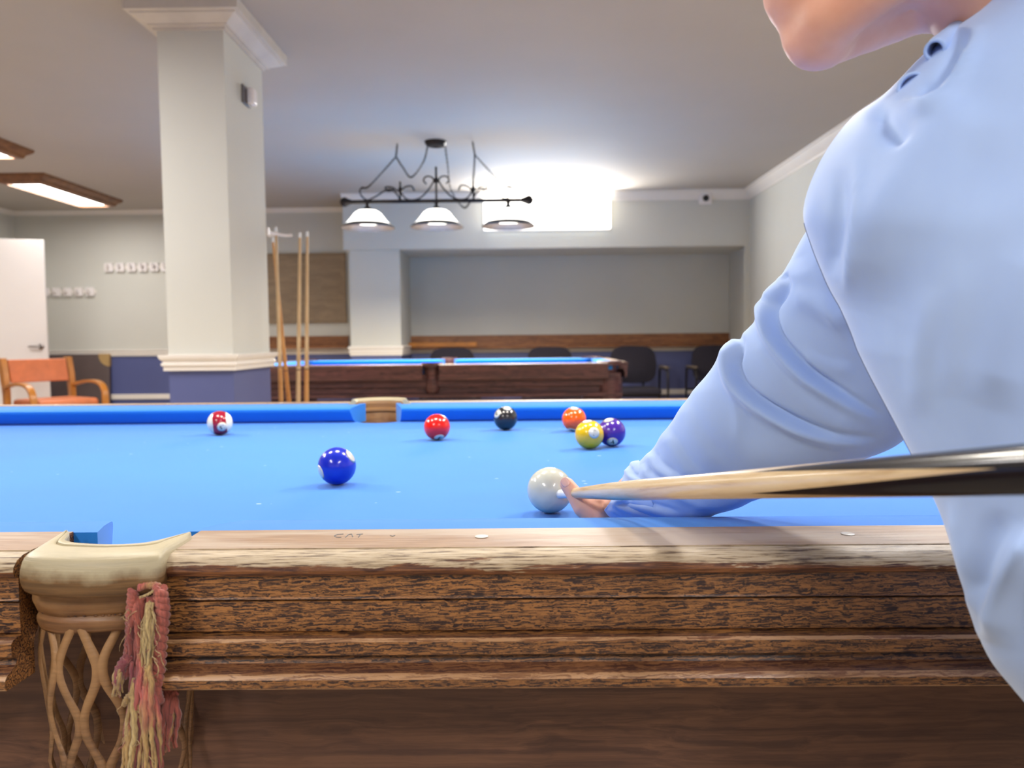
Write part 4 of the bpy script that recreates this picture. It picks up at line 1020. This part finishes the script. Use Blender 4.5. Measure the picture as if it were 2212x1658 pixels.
def coat_rack(label, x0, x1, yc, n, w_):
    a = W(x0, yc, Y=YB); b = W(x1, yc, Y=YB); L = b.x - a.x
    t = thing('coat_rack', label, 'coat rack', ((a.x + b.x) / 2, YB, a.z), group='white coat racks on the back wall')
    MB().box((-L / 2, -.014, -.022), (L / 2, 0, .022)).build('back_board', M['trim'], t, bevel=.004)
    for i in range(n):
        x = -L / 2 + L * (i + .5) / n
        q = MB(); q.tube([(x, -.015, -.005), (x, -.05, -.015), (x, -.075, -.005), (x, -.08, .025)], [.010, .009, .009, .012], 10); q.ell((x, -.08, .032), .018, .018, .014, None, 12)
        q.box((x - .048, -.034, -.05), (x + .048, -.013, .05)); q.build('hook', M['white_plastic'], t)
coat_rack('white coat rack, the higher one beside the column', 225, 372, 578, 6, 0)
coat_rack('white coat rack, the lower one beside the open door', 88, 209, 631, 5, 0)

# notice board and wall shelves
a = W(596, 548, Y=YB); b = W(750, 697, Y=YB)
bx0 = W(560, 600, Y=YB).x
t = thing('notice_board', 'plain tan wooden board hanging behind the cues', 'board', ((bx0 + b.x) / 2, YB, (a.z + b.z) / 2))
hx, hz = (b.x - bx0) / 2, (a.z - b.z) / 2
MB().box((-hx + .03, -.02, -hz + .02), (hx - .03, 0, hz - .02)).build('panel', M['tan_board'], t, smooth=False)
m = MB()
for q in (((-hx, -.035, -hz), (hx, 0, -hz + .022)), ((-hx, -.035, hz - .022), (hx, 0, hz)), ((-hx, -.035, -hz + .022), (-hx + .03, 0, hz - .022)), ((hx - .03, -.035, -hz + .022), (hx, 0, hz - .022))): m.box(*q)
m.build('frame', M['tan_board'], t, bevel=.003)
def shelf(label, px0, px1, y0, y1, ledge=None):
    a = W(px0, y0, Y=YB - .05); b = W(px1, y1, Y=YB - .05); zt_, zb_ = W((px0 + px1) / 2, y0, Y=YB).z, W((px0 + px1) / 2, y1, Y=YB).z
    t = thing('wall_shelf', label, 'shelf', ((a.x + b.x) / 2, YB, zb_)); hx = (b.x - a.x) / 2; hh = zt_ - zb_
    MB().box((-hx, -.03, .0), (hx, 0, hh)).build('back_board', M['shelf'], t, bevel=.003)
    MB().box((-hx, -.17, .0), (hx, -.03, .022)).build('shelf_board', M['shelf'], t, bevel=.003)
    if ledge:
        l1 = W(ledge, 740, Y=YB - .1).x - t.location.x
        MB().box((-hx, -.20, .022), (l1, -.17, .075)).build('front_lip', M['yellow_wood'], t, bevel=.003)
shelf('long brown wooden shelf in the recess above the dark chairs', 877, 1583, 722, 750, 1030)
shelf('short brown wooden shelf behind the standing cues', 560, 752, 726, 752)

# leaning board with pale wooden corner, left back wall
a = W(229, 764, Y=YB - .12)
t = thing('folded_tabletop', 'dark brown tabletop leaning on the navy wall behind the armchair', 'tabletop', (a.x - .45, YB - .085, 0)); hx = .45
Mt = Matrix.Rotation(-.06, 4, 'X')
MB().box((-hx, -.02, 0.004), (hx, .02, a.z), M=Mt).build('panel', M['brown_board'], t, bevel=.01)
m = MB(); ctr = Vector((hx, 0, a.z)); pts = [ctr + Vector((0, 0, 0)), ctr + Vector((-.13, 0, 0))] + [ctr + Vector((-.13 * math.cos(x), 0, -.15 * math.sin(x) )) for x in (.3, .7, 1.1, 1.4)] + [ctr + Vector((0, 0, -.15))]
m.loft([[Mt @ (p + Vector((.002, y, .002))) for p in pts] for y in (-.024, .024)]); m.build('corner', plain('tan_corner', (178, 146, 96), .5), t)

# ------------------------------------------------------------------ armchair
def armchair():
    t = thing('armchair', 'bentwood armchair with tan leather seat and back in front of the open door', 'armchair', (W(117, 800, Y=6.95).x, 6.95, 0), .98)
    wd = .30
    m = MB()
    bk = MB(); rings = []
    for i in range(13):
        x = -.25 + .50 * i / 12; y = .27 + .03 * math.cos((i / 12 - .5) * PI) * 1.2
        rings.append([(x, y - .02, .64), (x, y + .02, .64), (x, y + .07, .85), (x, y + .03, .85)])
    bk.loft(rings).build('backrest', M['orange_leather'], t, bevel=.01)
    st = MB(); st.box((-.26, -.27, .42), (.26, .24, .495)); st.build('seat', M['orange_leather'], t, bevel=.03)
    fr = MB(); fr.box((-.29, -.285, .34), (.29, -.26, .41)); fr.box((-.29, .24, .34), (.29, .27, .41)); fr.box((-.29, -.26, .34), (-.265, .24, .41)); fr.box((.265, -.26, .34), (.29, .24, .41)); fr.build('seat_frame', M['yellow_wood'], t, bevel=.006)
    for sx in (-1, 1):
        p = MB(); rings = []
        for (y, z, hw_) in ((.30, 0.002, .020), (.28, .35, .024), (.28, .55, .034), (.31, .72, .046), (.34, .865, .040)):
            rings.append([(sx * .285 - .024, y - hw_, z), (sx * .285 + .024, y - hw_, z), (sx * .285 + .024, y + hw_, z), (sx * .285 - .024, y + hw_, z)])
        p.loft(rings).build('leg', M['yellow_wood'], t, bevel=.005)
        a_ = MB(); path = bez([(sx * .30, .27, .60), (sx * .31, .05, .635), (sx * .31, -.16, .63), (sx * .31, -.26, .57), (sx * .305, -.285, .45), (sx * .295, -.285, .2), (sx * .29, -.285, .0)], 8)
        rings = []
        for i, c in enumerate(path):
            d = (path[min(i + 1, len(path) - 1)] - path[max(i - 1, 0)]).normalized(); nn_ = Vector((1, 0, 0)).cross(d).normalized()
            rings.append([c + Vector((-.028, 0, 0)) + nn_ * .013, c + Vector((.028, 0, 0)) + nn_ * .013, c + Vector((.028, 0, 0)) - nn_ * .013, c + Vector((-.028, 0, 0)) - nn_ * .013])
        a_.loft(rings); a_.build('armrest', M['yellow_wood'], t, bevel=.005)
armchair()

# ------------------------------------------------------------------ visitor chairs along the recess
def visitor_chair(x, y, label):
    t = thing('visitor_chair', label, 'chair', (x, y, 0), group='dark visitor chairs under the long shelf')
    bk = MB(); n = 24; rings = []
    for dy, k in ((0, .96), (.012, 1), (.045, 1), (.06, .94)):
        ring = []
        for i in range(n):
            a_ = 2 * PI * i / n; cs, sn = math.cos(a_), math.sin(a_); X_ = .255 * k * abs(cs) ** .45 * (1 if cs > 0 else -1); Z_ = .205 * k * abs(sn) ** .45 * (1 if sn > 0 else -1)
            wfac = 1.0 - .12 * (Z_ / .2) ** 2
            ring.append((X_ * wfac, .22 + dy + Z_ * .18 + .06 * (X_ / .25) ** 2 * -1, .70 + Z_))
        rings.append(ring)
    bk.loft(rings).build('backrest', M['black_fabric'], t, ang=50)
    MB().box((-.24, -.25, .39), (.24, .20, .46)).build('seat', M['black_fabric'], t, bevel=.03)
    for sx in (-1, 1):
        f = MB(); f.tube(bez([(sx * .30, .24, .006), (sx * .30, .26, .30), (sx * .30, .24, .60), (sx * .30, .18, .655), (sx * .30, -.10, .655), (sx * .30, -.22, .62), (sx * .30, -.25, .40), (sx * .30, -.27, .006)], 6), .012, 8)
        fo = f.build('side_frame', M['black_metal'], t)
        MB().box((sx * .30 - .025, -.20, .665), (sx * .30 + .025, .16, .688)).build('armrest', M['grey_wood_arm'], fo, bevel=.008)
    f = MB(); f.tube([(-.30, .22, .42), (.30, .22, .42)], .011, 8); f.tube([(-.30, -.2, .38), (.30, -.2, .38)], .011, 8)
    f.tube([(-.12, .24, .42), (-.12, .26, .62)], .01, 8); f.tube([(.12, .24, .42), (.12, .26, .62)], .01, 8)
    f.build('cross_frame', M['black_metal'], t); return t
for px, lb in ((976, 'dark chair seen behind the far table beside the white pier, leftmost of the four'), (1188, 'dark chair whose back just shows above the far table, second from left'),
               (1369, 'dark armed chair behind the right corner of the far table'), (1546, 'dark armed chair nearest the right wall, partly hidden by the sleeve')):
    visitor_chair(W(px, 800, Y=8.45).x, 8.30, lb)

# ------------------------------------------------------------------ standing cues beside the column
def wall_cue(tx, ty, bx, by, Yt, Yb, label, mat, ring=None):
    tp_ = W(tx, ty, Y=Yt); bp = W(bx, by, Y=Yb); d = (tp_ - bp).normalized(); bot = tp_ - d * ((tp_.z - .141) / d.z)
    t = thing('pool_cue', label, 'pool cue', bot, group='cues standing beside the column'); Lc = (tp_ - bot).length; q = d.to_track_quat('Z', 'Y')
    def part(prof, nm, mt):
        m_ = MB(); m_.lathe(prof, seg=14, caps=True); o = m_.build(nm, mt, t); o.rotation_mode = 'QUATERNION'; o.rotation_quaternion = q
    part([(.0115, Lc * .47), (.0075, Lc - .03)], 'shaft', mat[0]); part([(.0145, .0), (.016, .01), (.0145, .3), (.0118, Lc * .466)], 'butt', mat[1])
    part([(.0080, Lc - .03), (.0075, Lc - .005), (.0065, Lc)], 'ferrule', M['ferrule']); 
    z = Lc * .33 if not ring else ring
    part([(.0150, z - .01), (.0150, z + .01)], 'ring', M['black_plastic'])
    return t
WC = (M['cue_wood'], M['cue_wood']); WB = (M['cue_wood'], M['cue_butt'])
wall_cue(596, 490, 607, 870, 4.42, 4.36, 'wooden cue held in the white clip, tallest of the four', WB)
wall_cue(589, 512, 624, 868, 4.46, 4.46, 'wooden cue leaning aslant behind the tallest cue', (M['cue_butt'], M['cue_butt']))
wall_cue(648, 502, 644, 868, 4.40, 4.36, 'upright pale cue, left of the two on the right', WC)
c4 = wall_cue(664, 500, 662, 868, 4.42, 4.38, 'upright cue with a white band on its dark ringed butt, farthest from the column', WB)
for o in kids(c4):
    if o.name.startswith('ring'):
        m_ = MB(); z = 1.47 * .33; m_.lathe([(.0154, z - .055), (.0154, z - .012)], seg=14, caps=True); b_ = m_.build('white_band', M['ferrule'], c4); b_.rotation_mode = 'QUATERNION'; b_.rotation_quaternion = o.rotation_quaternion
k0 = W(592, 510, Y=4.40)
t = thing('cue_clip', 'white cue clip fixed at the corner of the near column', 'cue rack', (cx1, 4.17, k0.z))
m = MB(); m.box((-.01, .03, -.02), (.012, .05, .02)); m.tube(bez([(.0, .05, 0), (.02, .13, 0), (.05, .20, .0), (.085, .22, .004)], 5), .008, 8); m.tube(bez([(.02, .13, 0), (-.02, .19, .0), (-.05, .22, 0)], 5), .008, 8); m.build('clip_arm', M['white_plastic'], t)
# floor stand of the cues
x0 = W(596, 870, Y=4.4).x - .06; x1 = W(672, 870, Y=4.4).x + .04
t = thing('cue_stand', 'low wooden cue stand on the floor beside the column', 'cue stand', ((x0 + x1) / 2, 4.42, 0)); hx = (x1 - x0) / 2
m = MB(); m.box((-hx, -.12, 0.002), (hx, .12, .14)); m.build('base', M['frame_wood'], t, bevel=.004)
